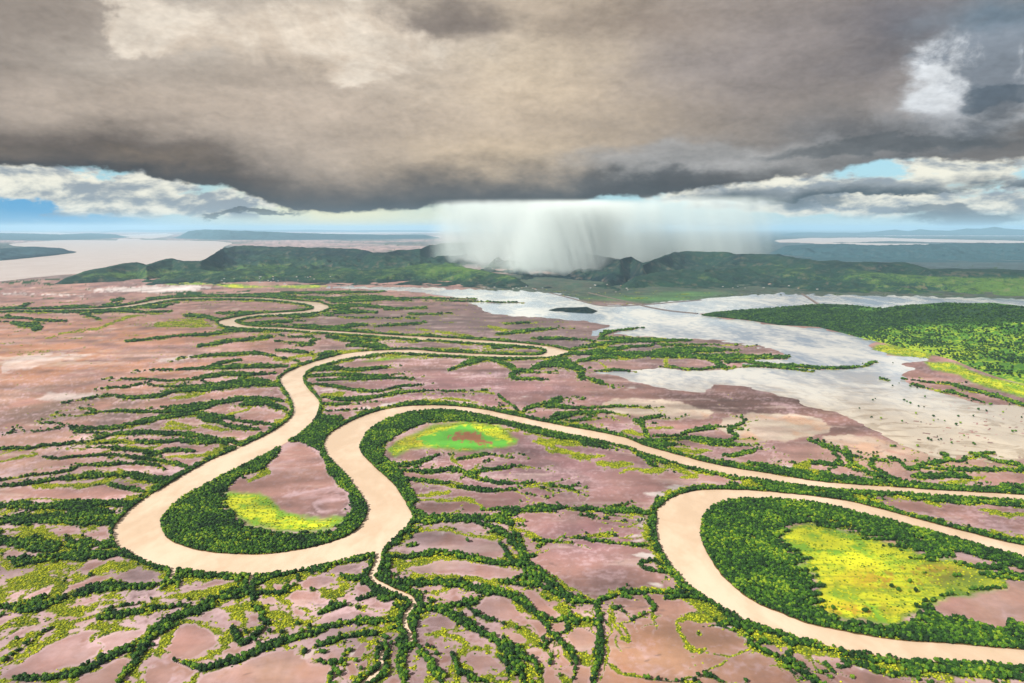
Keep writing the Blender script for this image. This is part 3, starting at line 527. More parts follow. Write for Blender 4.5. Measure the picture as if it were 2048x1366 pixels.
core = np.full((RH, RW), -1.0); scrub = np.full((RH, RW), -1.0)
# tidal creeks fork: side branches grow from every traced belt, on the ground, ever thinner
br = np.random.default_rng(11)
def grow(p, d, length, hw, depth, out):
    pts_ = [p]; n_ = max(4, int(length / 14)); a = math.atan2(d[1], d[0]); bend = br.uniform(-.05, .05)
    for i in range(n_):
        a += bend + br.normal(0, 0.16)
        p = p + np.array([math.cos(a), math.sin(a)]) * length / n_
        pts_.append(p)
        if depth > 0 and i > 0 and br.random() < 0.42:
            sg = br.choice([-1, 1]); b = a + sg * br.uniform(.45, .9)
            grow(p, (math.cos(b), math.sin(b)), length * (1 - i / n_) * br.uniform(.35, .7) + 10, hw * .7, depth - 1, out)
    out.append((np.array(pts_), hw))
BR = []
for z, ls in STROKES:
    k = ZM[z][2]
    for hw, kind, s in ls:
        if kind == 2: continue
        P = spline(loc(z, s), 3); X, Y = at(P[:, 0], np.maximum(P[:, 1], 575)); Q = np.stack([X, Y], 1)
        if np.hypot(*Q[0]) > 4200: continue
        L = np.r_[0, np.cumsum(np.hypot(*np.diff(Q, axis=0).T))]
        if L[-1] < 20: continue
        for t in np.arange(br.uniform(10, 50), L[-1], (75 if z in 'EFG' else 50) + np.hypot(*Q[0]) / 50):
            i = min(len(Q) - 2, int(np.searchsorted(L, t)) - 1); i = max(i, 0)
            d = Q[i + 1] - Q[i]; d = d / (np.hypot(*d) + 1e-6); sg = br.choice([-1, 1]); an = sg * br.uniform(.35, .95)
            dd = (d[0] * math.cos(an) - d[1] * math.sin(an), d[0] * math.sin(an) + d[1] * math.cos(an))
            grow(Q[i] + (Q[i + 1] - Q[i]) * br.random(), dd, br.uniform(18, 80), br.uniform(1.6, 3.6), 1, BR)
        d = Q[-1] - Q[-2]; d = d / (np.hypot(*d) + 1e-6)
        for an in (-.45, 0.05, .5): grow(Q[-1], (d[0] * math.cos(an) - d[1] * math.sin(an), d[0] * math.sin(an) + d[1] * math.cos(an)), br.uniform(25, 90), 2.6, 1, BR)
fine = np.full((RH, RW), -1.0)
for Q, hw in BR:
    if Q[:, 1].min() < 300: continue
    u, v_ = project(Q[:, 0], Q[:, 1]); n_ = len(Q)
    for i in range(n_ - 1):
        w = max(0.7, hw * (1 - 0.6 * i / n_) * FPX / max(np.hypot(*Q[i]), 500) * 0.62)
        r = 2.0 * w + 2
        wn = window(min(u[i], u[i + 1]) - r, max(u[i], u[i + 1]) + r, min(v_[i], v_[i + 1]) - r, max(v_[i], v_[i + 1]) + r)
        if wn[0].start >= wn[0].stop or wn[1].start >= wn[1].stop: continue
        X, Y = np.meshgrid(gx[wn[1]], gy[wn[0]])
        d, t = seg_d(X, Y, (u[i], v_[i]), (u[i + 1], v_[i + 1]))
        fine[wn] = np.maximum(fine[wn], 1 - d / w)
for z, ls in STROKES:
    k = ZM[z][2]
    for hw, kind, s in ls:
        P = spline(loc(z, s), 3); w0 = hw * k * (0.68 if kind == 1 else 0.85); nP = len(P)
        M = core if kind == 1 else scrub
        for ip, (p, q) in enumerate(zip(P[:-1], P[1:])):
            w = w0 * (1 - 0.6 * abs(2 * (ip + .5) / (nP - 1) - 1) ** 3)
            r = 2.1 * w + 2
            wn = window(min(p[0], q[0]) - r, max(p[0], q[0]) + r, min(p[1], q[1]) - r, max(p[1], q[1]) + r)
            X, Y = np.meshgrid(gx[wn[1]], gy[wn[0]])
            if X.size == 0: continue
            d, t = seg_d(X, Y, p, q)
            M[wn] = np.maximum(M[wn], 1 - d / w)
def read(F, px, py, out=None):
    fx = (px - RX0) / RS; fy = (py - RY0) / RS
    ok = (fx >= 0) & (fy >= 0) & (fx < RW - 1.01) & (fy < RH - 1.01)
    fx = np.clip(fx, 0, RW - 1.01); fy = np.clip(fy, 0, RH - 1.01)
    ix = fx.astype(int); iy = fy.astype(int); a = fx - ix; b = fy - iy
    v = (F[iy, ix] * (1 - a) + F[iy, ix + 1] * a) * (1 - b) + (F[iy + 1, ix] * (1 - a) + F[iy + 1, ix + 1] * a) * b
    return np.where(ok, v, F.min() if out is None else out), ok

def survey(X, Y):
    """everything known about the ground at world positions X, Y"""
    R = np.hypot(X, Y)
    sc = np.clip(R / 1500.0, 0.6, 12)
    wx = 5.0 * fbm(X / 22, Y / 22, 3, 3) + sc * 15 * fbm(X / (80 * sc.round()+1e-9 + 40), Y / (80 * sc.round() + 40), 3, 5)
    wy = 5.0 * fbm(X / 22, Y / 22, 3, 7) + sc * 15 * fbm(X / (80 * sc.round()+1e-9 + 40), Y / (80 * sc.round() + 40), 3, 9)
    front = Y > 60
    Yc = np.where(front, Y, 60.0)
    px, py = project(X, Yc)
    pxr, pyr = project(X + wx * 0.22, Yc + wy * 0.22)
    pxw, pyw = project(X + wx, Yc + wy * 1.3)
    g = {}
    g['riv'], ok = read(riv, pxr, pyr)
    ok &= front
    g['ok'] = ok; g['px'] = px; g['py'] = py; g['R'] = R
    g['riv'] = np.where(ok, g['riv'], -40)
    lw, _ = read(lag, pxw, pyw); g['lag'] = np.where(ok, lw, -50)
    fw, _ = read(farw, px, py); g['far'] = np.where(ok, fw, -50)
    for n, F in (('wet', wet), ('dry', dry), ('forest', forest), ('meadow', meadow), ('mud', mud), ('lawn', lawn), ('brown', brown), ('core', core), ('scrub', scrub), ('fine', fine)):
        v, _ = read(F, pxw, pyw); g[n] = np.where(ok, v, F.min())
    # metres per photograph pixel, across the view
    g['mpp'] = np.maximum(R, 300) / FPX
    return g

def vegetation(g, X, Y):
    n1 = fbm(X / 45, Y / 45, 4, 21); n2 = fbm(X / 14, Y / 14, 3, 22); n3 = fbm(X / 160, Y / 160, 3, 23)
    n4 = fbm(X / 9, Y / 9, 2, 24) - 0.12 + 0.8 * n3
    far_ = sstep(2500, 5000, g['R'])
    ns = fbm(X / 150 + 0.5 * n1, Y / 32, 4, 25)
    n = n1 * 0.4 + n2 * 0.4 + ns * 0.55
    s = np.maximum(g['core'], g['scrub'] - 0.05)
    # belts along both banks, about 16-30 m deep, ragged
    bw = (20 + 10 * n3 * 2 + 6 * n1) / g['mpp'] * np.where(g['py'] < 800, 0.55, 0.62)
    bw = np.maximum(bw, 3.2)
    bank = np.where(g['riv'] > -39, 1 + g['riv'] / bw, -1)
    # scattered scrub between belts, thicker inside the traced dense zones
    dn = np.clip(g['forest'] / 6, -1, 1) * 0.5 + 0.5
    bare = np.clip(-g['mud'] / 3.0, -1, 1)
    rid = ridged(X / 70 + 0.4 * n1, Y / 70, 3, 31)
    loop = np.maximum.reduce([np.clip(loopf[0] / 4, -1, 1) for loopf in [(g['loop'],)]])
    fz = sstep(2400, 3400, g['R'])
    stk = fbm(X / 260 + 0.4 * n1, Y / 75, 4, 27)
    s = s * (1 - fz) + (0.62 * s + 0.02 + 1.15 * stk) * fz
    twig = ridged(X / 75 + 0.5 * n1, Y / 34 + 0.5 * n2, 3, 28)
    v = np.maximum(s + 0.04, bank + 0.1)
    s0 = np.maximum(g['core'], g['scrub'])
    v = np.maximum(v, np.minimum(5.0 * (twig - 0.80), 0.22 + 0.8 * (s0 + 0.15)))
    v = np.maximum(v, 0.7 * g['fine'] - 0.08)
    v = np.maximum(v, dn * (0.24 + 0.9 * (rid - 0.55)) + (dn - 1))
    v = np.maximum(v, np.where(loop > -1, 1.2 * loop + 0.2, -1))
    v = v + n * np.where(loop < 0.5, 0.95, 0.5) + np.where(loop < 0.5, 1.0, 0.3) * 0.55 * n4
    v = np.where(g['mud'] > -3, np.minimum(v, 0.15 + np.maximum(g['core'], -0.5) * 0.3 + 0.6 * bare + 0.2 * n2), v)
    comb = fbm(X / 110 + 0.3 * n1, Y / 11, 3, 26)
    q = np.clip((g['py'] - 600) / 380, 0.12, 1.1); g['q'] = q
    v = np.where(g['meadow'] > -14 * q, np.minimum(v, 0.70 - 0.06 * (g['meadow'] / q + 14) + n * 0.9 + comb * 2.3), v)
    # outside the photograph: the same kind of country without a trace
    out = ridged(X / 260, Y / 260, 4, 41) * 1.5 - 1.0 + n * 0.5
    v = np.where(g['ok'], v, np.where(g['R'] < 6000, out, -1))
    dark = np.maximum(np.maximum(np.maximum(g['core'] + 0.35, g['fine'] - 0.1), bank), np.where(loop > 0, 1.0, -1))
    g['v'] = np.clip(v, -1, 1.5); g['bankv'] = bank; g['dark'] = dark; g['n1'] = n1; g['n2'] = n2; g['n3'] = n3
    # share of yellow scrub against dark mangrove
    y = 0.84 + 1.1 * n1 + 0.4 * n3 - 0.75 * np.clip(dark, -0.6, 1) + 0.7 * np.clip(g['scrub'] + 0.5, 0, 1) + 0.8 * sstep(0.34, 0.04, v) * np.where(g['R'] > 2600, 0.4, 1.0)
    g['yel'] = np.clip(y, 0, 1)
    return g
loopr = union([poly_sd(p, 40) for p in poly_px(FOREST[:3])])
_survey = survey
def survey(X, Y):
    g = _survey(X, Y)
    R = g['R']
    wx = 7.0 * fbm(X / 30, Y / 30, 3, 3); wy = 7.0 * fbm(X / 30, Y / 30, 3, 7)
    a, b = project(X + wx, np.where(Y > 60, Y, 60.0) + wy)
    v, _ = read(loopr, a, b); g['loop'] = np.where(g['ok'], v, -40)
    return vegetation(g, X, Y)
# ------------------------------------------------------------------ terrain mesh: a polar grid round the point below the viewer
azs = np.concatenate([np.linspace(-180, -54, 42)[:-1], np.linspace(-54, -42, 70)[:-1], np.linspace(-42, 42, 1150), np.linspace(42, 54, 70)[1:], np.linspace(54, 180, 42)[1:]])
deps_px = np.concatenate([np.arange(458.0, 470, 1.0), np.arange(470, 1420, 2.05)])
dep = np.degrees(PITCH + np.arctan((deps_px - CY) / FPX))
dep = np.concatenate([dep, np.linspace(dep[-1] + 0.6, 88, 30)])
rng_ = CAM_H / np.tan(np.radians(dep))
rng_[0] = 150000
A_, R_ = np.meshgrid(np.radians(azs), rng_)
TX = (np.sin(A_) * R_).ravel(); TY = (np.cos(A_) * R_).ravel()
G_ = survey(TX, TY)
nr, nc = A_.shape
g = G_
sh = fbm(TX / 35, TY / 35, 3, 60)
riv_f = g['riv'] + np.clip(0.9 / g['mpp'], 0.4, 1.5) * (sh + 0.8 * fbm(TX / 12, TY / 12, 2, 59))
islets = ridged(TX / 60, TY / 25, 3, 51); big = fbm(TX / 300, TY / 220, 3, 52)
lag_f = np.minimum(g['lag'] / 2.0, 3) + np.where(g['px'] > 1500, 3.6, 2.4) * fbm(TX / 90, TY / 60, 4, 53) * np.clip(1.5 - g['lag'] / 18, 0.15, 1)
right = sstep(1650, 1900, g['px']) * sstep(730, 790, g['py'])
lag_f = lag_f - 5.5 * right * sstep(0.70, 0.86, islets) * sstep(0.02, 0.14, big) 
lag_f = np.where(g['core'] > -0.1, np.minimum(lag_f, -g['core'] * 4 - 0.3), lag_f)
far_f = g['far'] + 0.8 * fbm(TX / 700, TY / 700, 3, 54)
water = np.maximum(np.maximum(riv_f, lag_f), far_f)
land = sstep(1.2, -1.2, water)
H = 0.65 * np.clip(-water / 1.6, -1, 1) + 0.25 * fbm(TX / 120, TY / 120, 3, 55) * np.clip(-water / 8, 0, 1)
H += -0.35 * np.clip(water / 6, 0, 1)
# ---- albedo (surface colours, linear)
def mixc(a, b, t): return a + (np.asarray(b, float) - a) * t[:, None]
m1 = fbm(TX / 420, TY / 420, 4, 61); m2 = fbm(TX / 90, TY / 140, 4, 62); m3 = fbm(TX / 1500, TY / 1500, 3, 63)
px, py = g['px'], g['py']
col = np.tile(np.array([0.36, 0.195, 0.17]), (TX.size, 1))
def spot(x, y, rx, ry): return np.exp(-((px - x) / rx) ** 2 - ((py - y) / ry) ** 2)
col = mixc(col, (0.17, 0.10, 0.105), sstep(-0.05, 0.42, m1 + 0.5 * m2) * 0.8)
col = mixc(col, (0.42, 0.27, 0.19), sstep(0.05, 0.45, -m1 + 0.3 * m2) * 0.5)
col = mixc(col, (0.50, 0.235, 0.125), np.clip(spot(150, 735, 330, 90), 0, 1) * sstep(-0.45, 0.2, m1 + m2) * 0.9)
col = mixc(col, (0.17, 0.125, 0.10), np.clip(spot(120, 810, 260, 45) * sstep(-0.25, 0.2, m2 + m1), 0, 1) * 0.75)
col = mixc(col, (0.62, 0.47, 0.36), np.clip(spot(60, 718, 200, 24) * sstep(-0.05, 0.25, fbm(TX / 500, TY / 60, 4, 64)), 0, 1) * 0.85)
col = mixc(col, (0.20, 0.145, 0.135), np.clip(spot(1050, 690, 330, 60), 0, 1) * 0.6)
col = mixc(col, (0.125, 0.09, 0.095), np.clip(spot(860, 642, 460, 38) + spot(1230, 695, 260, 24) + 0.6 * spot(1400, 700, 150, 16), 0, 1) * 0.85)
col = mixc(col, (0.25, 0.125, 0.155), np.clip(spot(1100, 950, 230, 80) + spot(900, 780, 200, 40) + spot(1180, 1080, 120, 40), 0, 1) * 0.75)
col = mixc(col, (0.115, 0.062, 0.055), np.clip(spot(1420, 800, 200, 26) + spot(1560, 815, 140, 22) + spot(1690, 860, 70, 14), 0, 1) * 0.95)
col = mixc(col, (0.21, 0.12, 0.125), np.clip(spot(1480, 900, 260, 30), 0, 1) * 0.8)
col = mixc(col, (0.40, 0.23, 0.135), np.clip(spot(1330, 1310, 260, 90), 0, 1) * 0.8)
col = mixc(col, (0.38, 0.235, 0.16), np.clip(spot(560, 1340, 150, 40), 0, 1) * 0.8)
streak = fbm(TX / 160 + m1, TY / 600, 4, 66)
col = mixc(col, (0.135, 0.10, 0.10), sstep(0.22, 0.5, streak + 0.25 * m2) * 0.45)
col = mixc(col, (0.62, 0.50, 0.46), sstep(0.18, 0.45, fbm(TX / 230, TY / 45, 4, 67)) * 0.35)
# edges of belts: mauve silt, painted paler to look lit
v = g['v']
lum0 = fbm(TX / 110, TY / 60, 4, 75)
col = mixc(col, (0.56, 0.40, 0.44), sstep(-0.9, 0.0, v + 0.6 * m2) * np.where(px < 1000, 0.75, 0.5) * sstep(3800, 2600, g['R']))
col = mixc(col, (0.60, 0.51, 0.42), sstep(-1.2, 1.4, g['wet'] + 3.5 * m2 + 3.0 * fbm(TX / 28, TY / 28, 3, 74)) * (0.75 + 0.25 * np.clip(lum0 * 3, -1, 1)))
col = mixc(col, (0.60, 0.30, 0.15), sstep(-2, 4, g['wet']) * sstep(-0.05, 0.3, m1 + m2) * 0.5)
col = mixc(col, (0.56, 0.36, 0.27), np.clip(spot(1860, 915, 230, 35), 0, 1) * 0.7)
col = mixc(col, (0.72, 0.65, 0.64), sstep(-0.8, 2.5, g['dry'] + 5.0 * fbm(TX / 60, TY / 18, 4, 68)) * np.where(px < 700, np.where(py > 600, 0.55, 0.85), 0.85))
# far country: dark plains on the right, painted blue for haze, pale flats on the left
farz = sstep(7500, 9500, g['R'])
fcol = np.tile(np.array([0.10, 0.12, 0.11]), (TX.size, 1))
fcol = mixc(fcol, (0.42, 0.29, 0.28), sstep(1000, 860, px) * sstep(-0.25, 0.1, fbm(TX / 5000, TY / 1500, 4, 69)))
fcol = mixc(fcol, (0.035, 0.07, 0.08), sstep(1300, 1500, px))
col = mixc(col, 0, farz * 0) * (1 - farz[:, None]) + fcol * farz[:, None]
apron = np.clip(sstep(610, 596, py) * sstep(545, 550, py) * sstep(900, 1000, px) + sstep(612, 604, py) * sstep(1240, 1300, px) * sstep(560, 574, py), 0, 1)
col = mixc(col, (0.022, 0.062, 0.034), apron * (0.93 + 0.07 * np.clip(m2 * 4, -1, 1)))
col = mixc(col, (0.07, 0.20, 0.05), np.clip(spot(1290, 598, 110, 5) + spot(1380, 588, 60, 5), 0, 1) * apron)
# plants on the ground
vg = sstep(-0.02, 0.16, v)
under = np.tile(np.array([0.055, 0.075, 0.03]), (TX.size, 1))
under = mixc(under, (0.20, 0.235, 0.018), sstep(0.35, 0.75, g['yel']))
under = mixc(under, (0.020, 0.045, 0.012), sstep(0.2, 0.9, g['dark']))
farv = sstep(3000, 6000, g['R'])
under = mixc(under, (0.035, 0.085, 0.030), farv * 0.8)
col = col * (1 - vg[:, None]) + under * vg[:, None]
# spots of scrub that thin out around the belts
# meadows
md = sstep(-9.0, 3, g['meadow'] / g['q'] + 3.2 * g['n2'] + 2.0 * g['n1']) * sstep(0.5, 0.15, v)
mcol = np.tile(np.array([0.56, 0.60, 0.010]), (TX.size, 1))
mcol = mixc(mcol, (0.11, 0.24, 0.012), sstep(0.05, 0.4, fbm(TX / 80, TY / 9, 4, 72) + 0.5 * sstep(9, 0, g['meadow'] / g['q'])) * 0.85)
mcol = mixc(mcol, (0.17, 0.36, 0.015), sstep(-0.1, 0.35, g['n1'] + 0.4 * g['n2'] + 0.3 * m1))
mcol = mixc(mcol, (0.42, 0.22, 0.015), np.clip(spot(1800, 1160, 130, 26) + spot(1710, 1222, 80, 18) + spot(1870, 1145, 70, 16) + 0.6 * spot(830, 880, 50, 12), 0, 1) * sstep(-0.25, 0.15, g['n2'] + m2) * 0.85)
mcol = mixc(mcol, (0.09, 0.19, 0.02), np.clip(spot(1930, 1160, 90, 30), 0, 1) * 0.8)
mcol = mixc(mcol, (0.10, 0.40, 0.03), sstep(-3, 3, g['lawn'] + 7 * g['n2'] + 5 * g['n1']))
mcol = mixc(mcol, (0.30, 0.12, 0.05), sstep(-1.5, 1, g['brown'] + 9 * g['n2'] + 5 * g['n1']))
col = col * (1 - md[:, None]) + mcol * md[:, None]
# brown fringe at the water's edge: reflection of the bank painted onto the ground
col = mixc(col, (0.36, 0.17, 0.06), sstep(-2.2, 0.3, riv_f) * 0.8)
# spit of mangrove in the inlet at the far left
col = mixc(col, (0.03, 0.05, 0.035), sstep(170, 150, px) * sstep(484, 488, py) * sstep(522, 516, py) * 0.95)
wetness = np.clip(sstep(-4, 4, g['wet']) * 0.9 + sstep(0.1, 0.5, m1 + 0.5 * m2) * 0.35 + sstep(0, 0.35, big) * right * 0.6, 0, 1) * (1 - vg)
wetness = np.clip(wetness + sstep(-6, 0, lag_f) * 0.6 * (1 - vg), 0, 1)
lum = fbm(TX / 220, TY / 90, 5, 71)
col = col * (0.63 * (1 + 0.9 * lum * (1 - vg)))[:, None]
col = mixc(col, (0.30, 0.13, 0.06), np.clip(spot(200, 700, 380, 60) + spot(1300, 1330, 300, 60) + 0.8 * spot(560, 1345, 160, 30), 0, 1) * sstep(-0.1, 0.3, m2 + m1) * (1 - vg) * 0.55)
rills = ridged(TX / 150 + 0.5 * m1, TY / 48 + 0.6 * m2, 3, 73)
col = mixc(col, (0.085, 0.055, 0.055), sstep(0.80, 0.93, rills) * sstep(2900, 1900, g['R']) * (1 - vg) * (1 - md) * sstep(-0.15, 0.25, m1 + lum) * np.where(water > -1, 0, 0.55))
col = np.clip(col, 0.004, 0.85)

def ground_material():
    m = bpy.data.materials.new('silt_and_scrub'); m.use_nodes = True
    k = N(m.node_tree)
    out = k.node('ShaderNodeOutputMaterial'); p = k.node('ShaderNodeBsdfPrincipled'); k.l.new(p.outputs[0], out.inputs[0])
    a = k.node('ShaderNodeAttribute', attribute_name='ground_colour').outputs['Color']
    wt = k.node('ShaderNodeAttribute', attribute_name='wetness').outputs['Fac']
    vg = k.node('ShaderNodeAttribute', attribute_name='plants').outputs['Fac']
    geo = k.node('ShaderNodeNewGeometry').outputs['Position']
    n1 = k.noise(k.vmul(geo, (1, 1, 0)), 0.12, 6, 0.62)
    n2 = k.noise(k.vmul(geo, (1, 0.45, 0)), 0.02, 6, 0.6, 1.2)
    n3 = k.noise(k.vmul(geo, (1, 1, 0)), 0.45, 4, 0.6)
    f = k.m('ADD', k.m('MULTIPLY_ADD', n1, 0.35, 0.825), k.m('MULTIPLY_ADD', n2, 0.5, -0.25))
    f2 = k.m('MULTIPLY_ADD', k.m('SUBTRACT', n3, 0.5), k.m('MULTIPLY_ADD', vg, 2.2, 0.15), 1.0)
    f = k.m('MULTIPLY', f, k.m('MAXIMUM', f2, 0.25))
    s = k.node('ShaderNodeVectorMath', operation='SCALE'); k.l.new(a, s.inputs[0]); k.l.new(f, s.inputs['Scale'])
    k.l.new(s.outputs[0], p.inputs['Base Color'])
    w2 = k.m('MULTIPLY', wt, k.ss(n2, 0.3, 0.6))
    k.l.new(k.m('MULTIPLY_ADD', w2, -0.62, 0.85), p.inputs['Roughness'])
    k.l.new(k.m('MULTIPLY_ADD', vg, -0.4, 0.42), p.inputs['Specular IOR Level'])
    b = k.node('ShaderNodeBump'); b.inputs['Distance'].default_value = 2.0
    k.l.new(k.m('MULTIPLY', vg, 0.8), b.inputs['Strength']); k.l.new(n3, b.inputs['Height']); k.l.new(b.outputs[0], p.inputs['Normal'])
    return m
ground = mesh_np('ground', np.stack([TX, TY, H], 1), grid_faces(nr, nc)[:, ::-1], [ground_material()], True,
                 {'ground_colour': col, 'wetness': wetness, 'plants': vg})
tag(ground, kind='structure')

# ------------------------------------------------------------------ water sheets, level at z = 0 (the ground dips below them)
def water_material(name, base, rough, bump, scale, tint2=None, mudn=0.0, silt=None):
    m = bpy.data.materials.new(name); m.use_nodes = True
    k = N(m.node_tree)
    out = k.node('ShaderNodeOutputMaterial'); p = k.node('ShaderNodeBsdfPrincipled'); k.l.new(p.outputs[0], out.inputs[0])
    geo = k.node('ShaderNodeNewGeometry').outputs['Position']
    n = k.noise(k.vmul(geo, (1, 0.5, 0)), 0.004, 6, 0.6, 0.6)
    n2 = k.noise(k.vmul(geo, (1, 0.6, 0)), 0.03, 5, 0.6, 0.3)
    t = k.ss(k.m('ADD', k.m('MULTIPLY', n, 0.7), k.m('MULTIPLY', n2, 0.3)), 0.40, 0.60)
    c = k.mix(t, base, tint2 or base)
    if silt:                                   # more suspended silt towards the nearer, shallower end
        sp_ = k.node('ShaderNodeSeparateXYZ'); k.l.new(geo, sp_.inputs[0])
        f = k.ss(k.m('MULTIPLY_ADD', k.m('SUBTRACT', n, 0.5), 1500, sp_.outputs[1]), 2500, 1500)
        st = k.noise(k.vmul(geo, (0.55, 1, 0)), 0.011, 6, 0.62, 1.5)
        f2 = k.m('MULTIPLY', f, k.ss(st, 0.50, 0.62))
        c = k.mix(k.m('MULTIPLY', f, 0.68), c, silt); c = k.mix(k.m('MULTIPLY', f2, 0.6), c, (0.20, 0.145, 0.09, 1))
    k.l.new(c, p.inputs['Base Color'])
    p.inputs['Roughness'].default_value = rough
    if mudn: k.l.new(k.m('MULTIPLY_ADD', t, mudn, rough), p.inputs['Roughness'])
    p.inputs['IOR'].default_value = 1.33
    w = k.noise(geo, scale, 4, 0.6)
    b = k.node('ShaderNodeBump'); b.inputs['Strength'].default_value = bump; b.inputs['Distance'].default_value = 0.3
    k.l.new(w, b.inputs['Height']); k.l.new(b.outputs[0], p.inputs['Normal'])
    return m
def sheet(name, field, thr, mat, rows=6, cols=8):
    """level water where the field (dilated) says so, on a coarser polar grid"""
    f = field.reshape(nr, nc)
    ri = np.unique(np.concatenate([np.arange(0, nr, rows), [nr - 1]])); ci = np.unique(np.concatenate([np.arange(0, nc, cols), [nc - 1]]))
    mx = np.maximum.reduceat(np.maximum.reduceat(f, ri[:-1], 0), ci[:-1], 1)
    keep = mx > thr
    k2 = keep.copy()
    k2[1:] |= keep[:-1]; k2[:-1] |= keep[1:]; k2[:, 1:] |= keep[:, :-1]; k2[:, :-1] |= keep[:, 1:]
    return ri, ci, k2
sets = {}
for nm, f in (('river', riv_f), ('lagoon', lag_f), ('sea', far_f)): sets[nm] = sheet(nm, f, -0.4, None)
WM = {'river': water_material('silty_river_water', (0.58, 0.455, 0.345), 0.13, 0.2, 0.25, (0.46, 0.345, 0.245)),
      'lagoon': water_material('shallow_lagoon_water', (0.20, 0.25, 0.32), 0.06, 0.06, 0.15, (0.50, 0.50, 0.48), 0.1, (0.50, 0.40, 0.27, 1)),  # blue-grey and pale patches in the colour imitate cloud reflections
      'sea': water_material('estuary_water', (0.40, 0.335, 0.31), 0.30, 0.3, 0.1, (0.46, 0.40, 0.38))}
taken = np.zeros_like(sets['river'][2])
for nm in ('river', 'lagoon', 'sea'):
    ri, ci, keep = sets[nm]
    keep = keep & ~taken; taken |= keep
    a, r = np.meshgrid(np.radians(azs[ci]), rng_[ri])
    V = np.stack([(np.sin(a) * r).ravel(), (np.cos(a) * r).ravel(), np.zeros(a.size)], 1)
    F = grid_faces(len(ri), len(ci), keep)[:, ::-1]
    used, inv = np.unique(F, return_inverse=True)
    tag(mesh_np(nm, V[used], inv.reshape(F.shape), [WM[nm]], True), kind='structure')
# ------------------------------------------------------------------ hills: crest and foot traced, given their own distances and relief
def hill_material(name, dark, mid, light, tl=0.5, rock=0.3, sat=1.0):
    m = bpy.data.materials.new(name); m.use_nodes = True
    k = N(m.node_tree)
    out = k.node('ShaderNodeOutputMaterial'); p = k.node('ShaderNodeBsdfPrincipled'); k.l.new(p.outputs[0], out.inputs[0])
    geo = k.node('ShaderNodeNewGeometry').outputs['Position']
    a = k.noise(k.vmul(geo, (1, 0.7, 2.0)), 0.0022, 7, 0.62, 0.7)
    b = k.noise(geo, 0.012, 6, 0.65, 0.3)
    c = k.noise(geo, 0.07, 4, 0.6)
    l = k.node('ShaderNodeAttribute', attribute_name='open_grass').outputs['Fac']
    rk = k.node('ShaderNodeAttribute', attribute_name='steep').outputs['Fac']
    s = k.m('ADD', k.m('MULTIPLY', a, 0.5), k.m('ADD', k.m('MULTIPLY', b, 0.3), k.m('MULTIPLY', c, 0.45)))
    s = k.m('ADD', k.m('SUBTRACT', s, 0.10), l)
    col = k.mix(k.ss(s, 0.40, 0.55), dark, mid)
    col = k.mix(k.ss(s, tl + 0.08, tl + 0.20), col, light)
    col = k.mix(k.m('MULTIPLY', k.m('MULTIPLY', rk, k.ss(b, 0.5, 0.62)), rock * 0.5), col, (0.16, 0.11, 0.09, 1))
    k.l.new(col, p.inputs['Base Color'])
    p.inputs['Roughness'].default_value = 0.9; p.inputs['Specular IOR Level'].default_value = 0.15
    bm = k.node('ShaderNodeBump'); bm.inputs['Distance'].default_value = 14.0; bm.inputs['Strength'].default_value = 0.55
    k.l.new(k.m('ADD', c, k.m('MULTIPLY', b, 1.5)), bm.inputs['Height']); k.l.new(bm.outputs[0], p.inputs['Normal'])
    return m
def pts(s): return np.array([[float(t) for t in p.split(',')] for p in s.split()])
HILL_SURF = {}
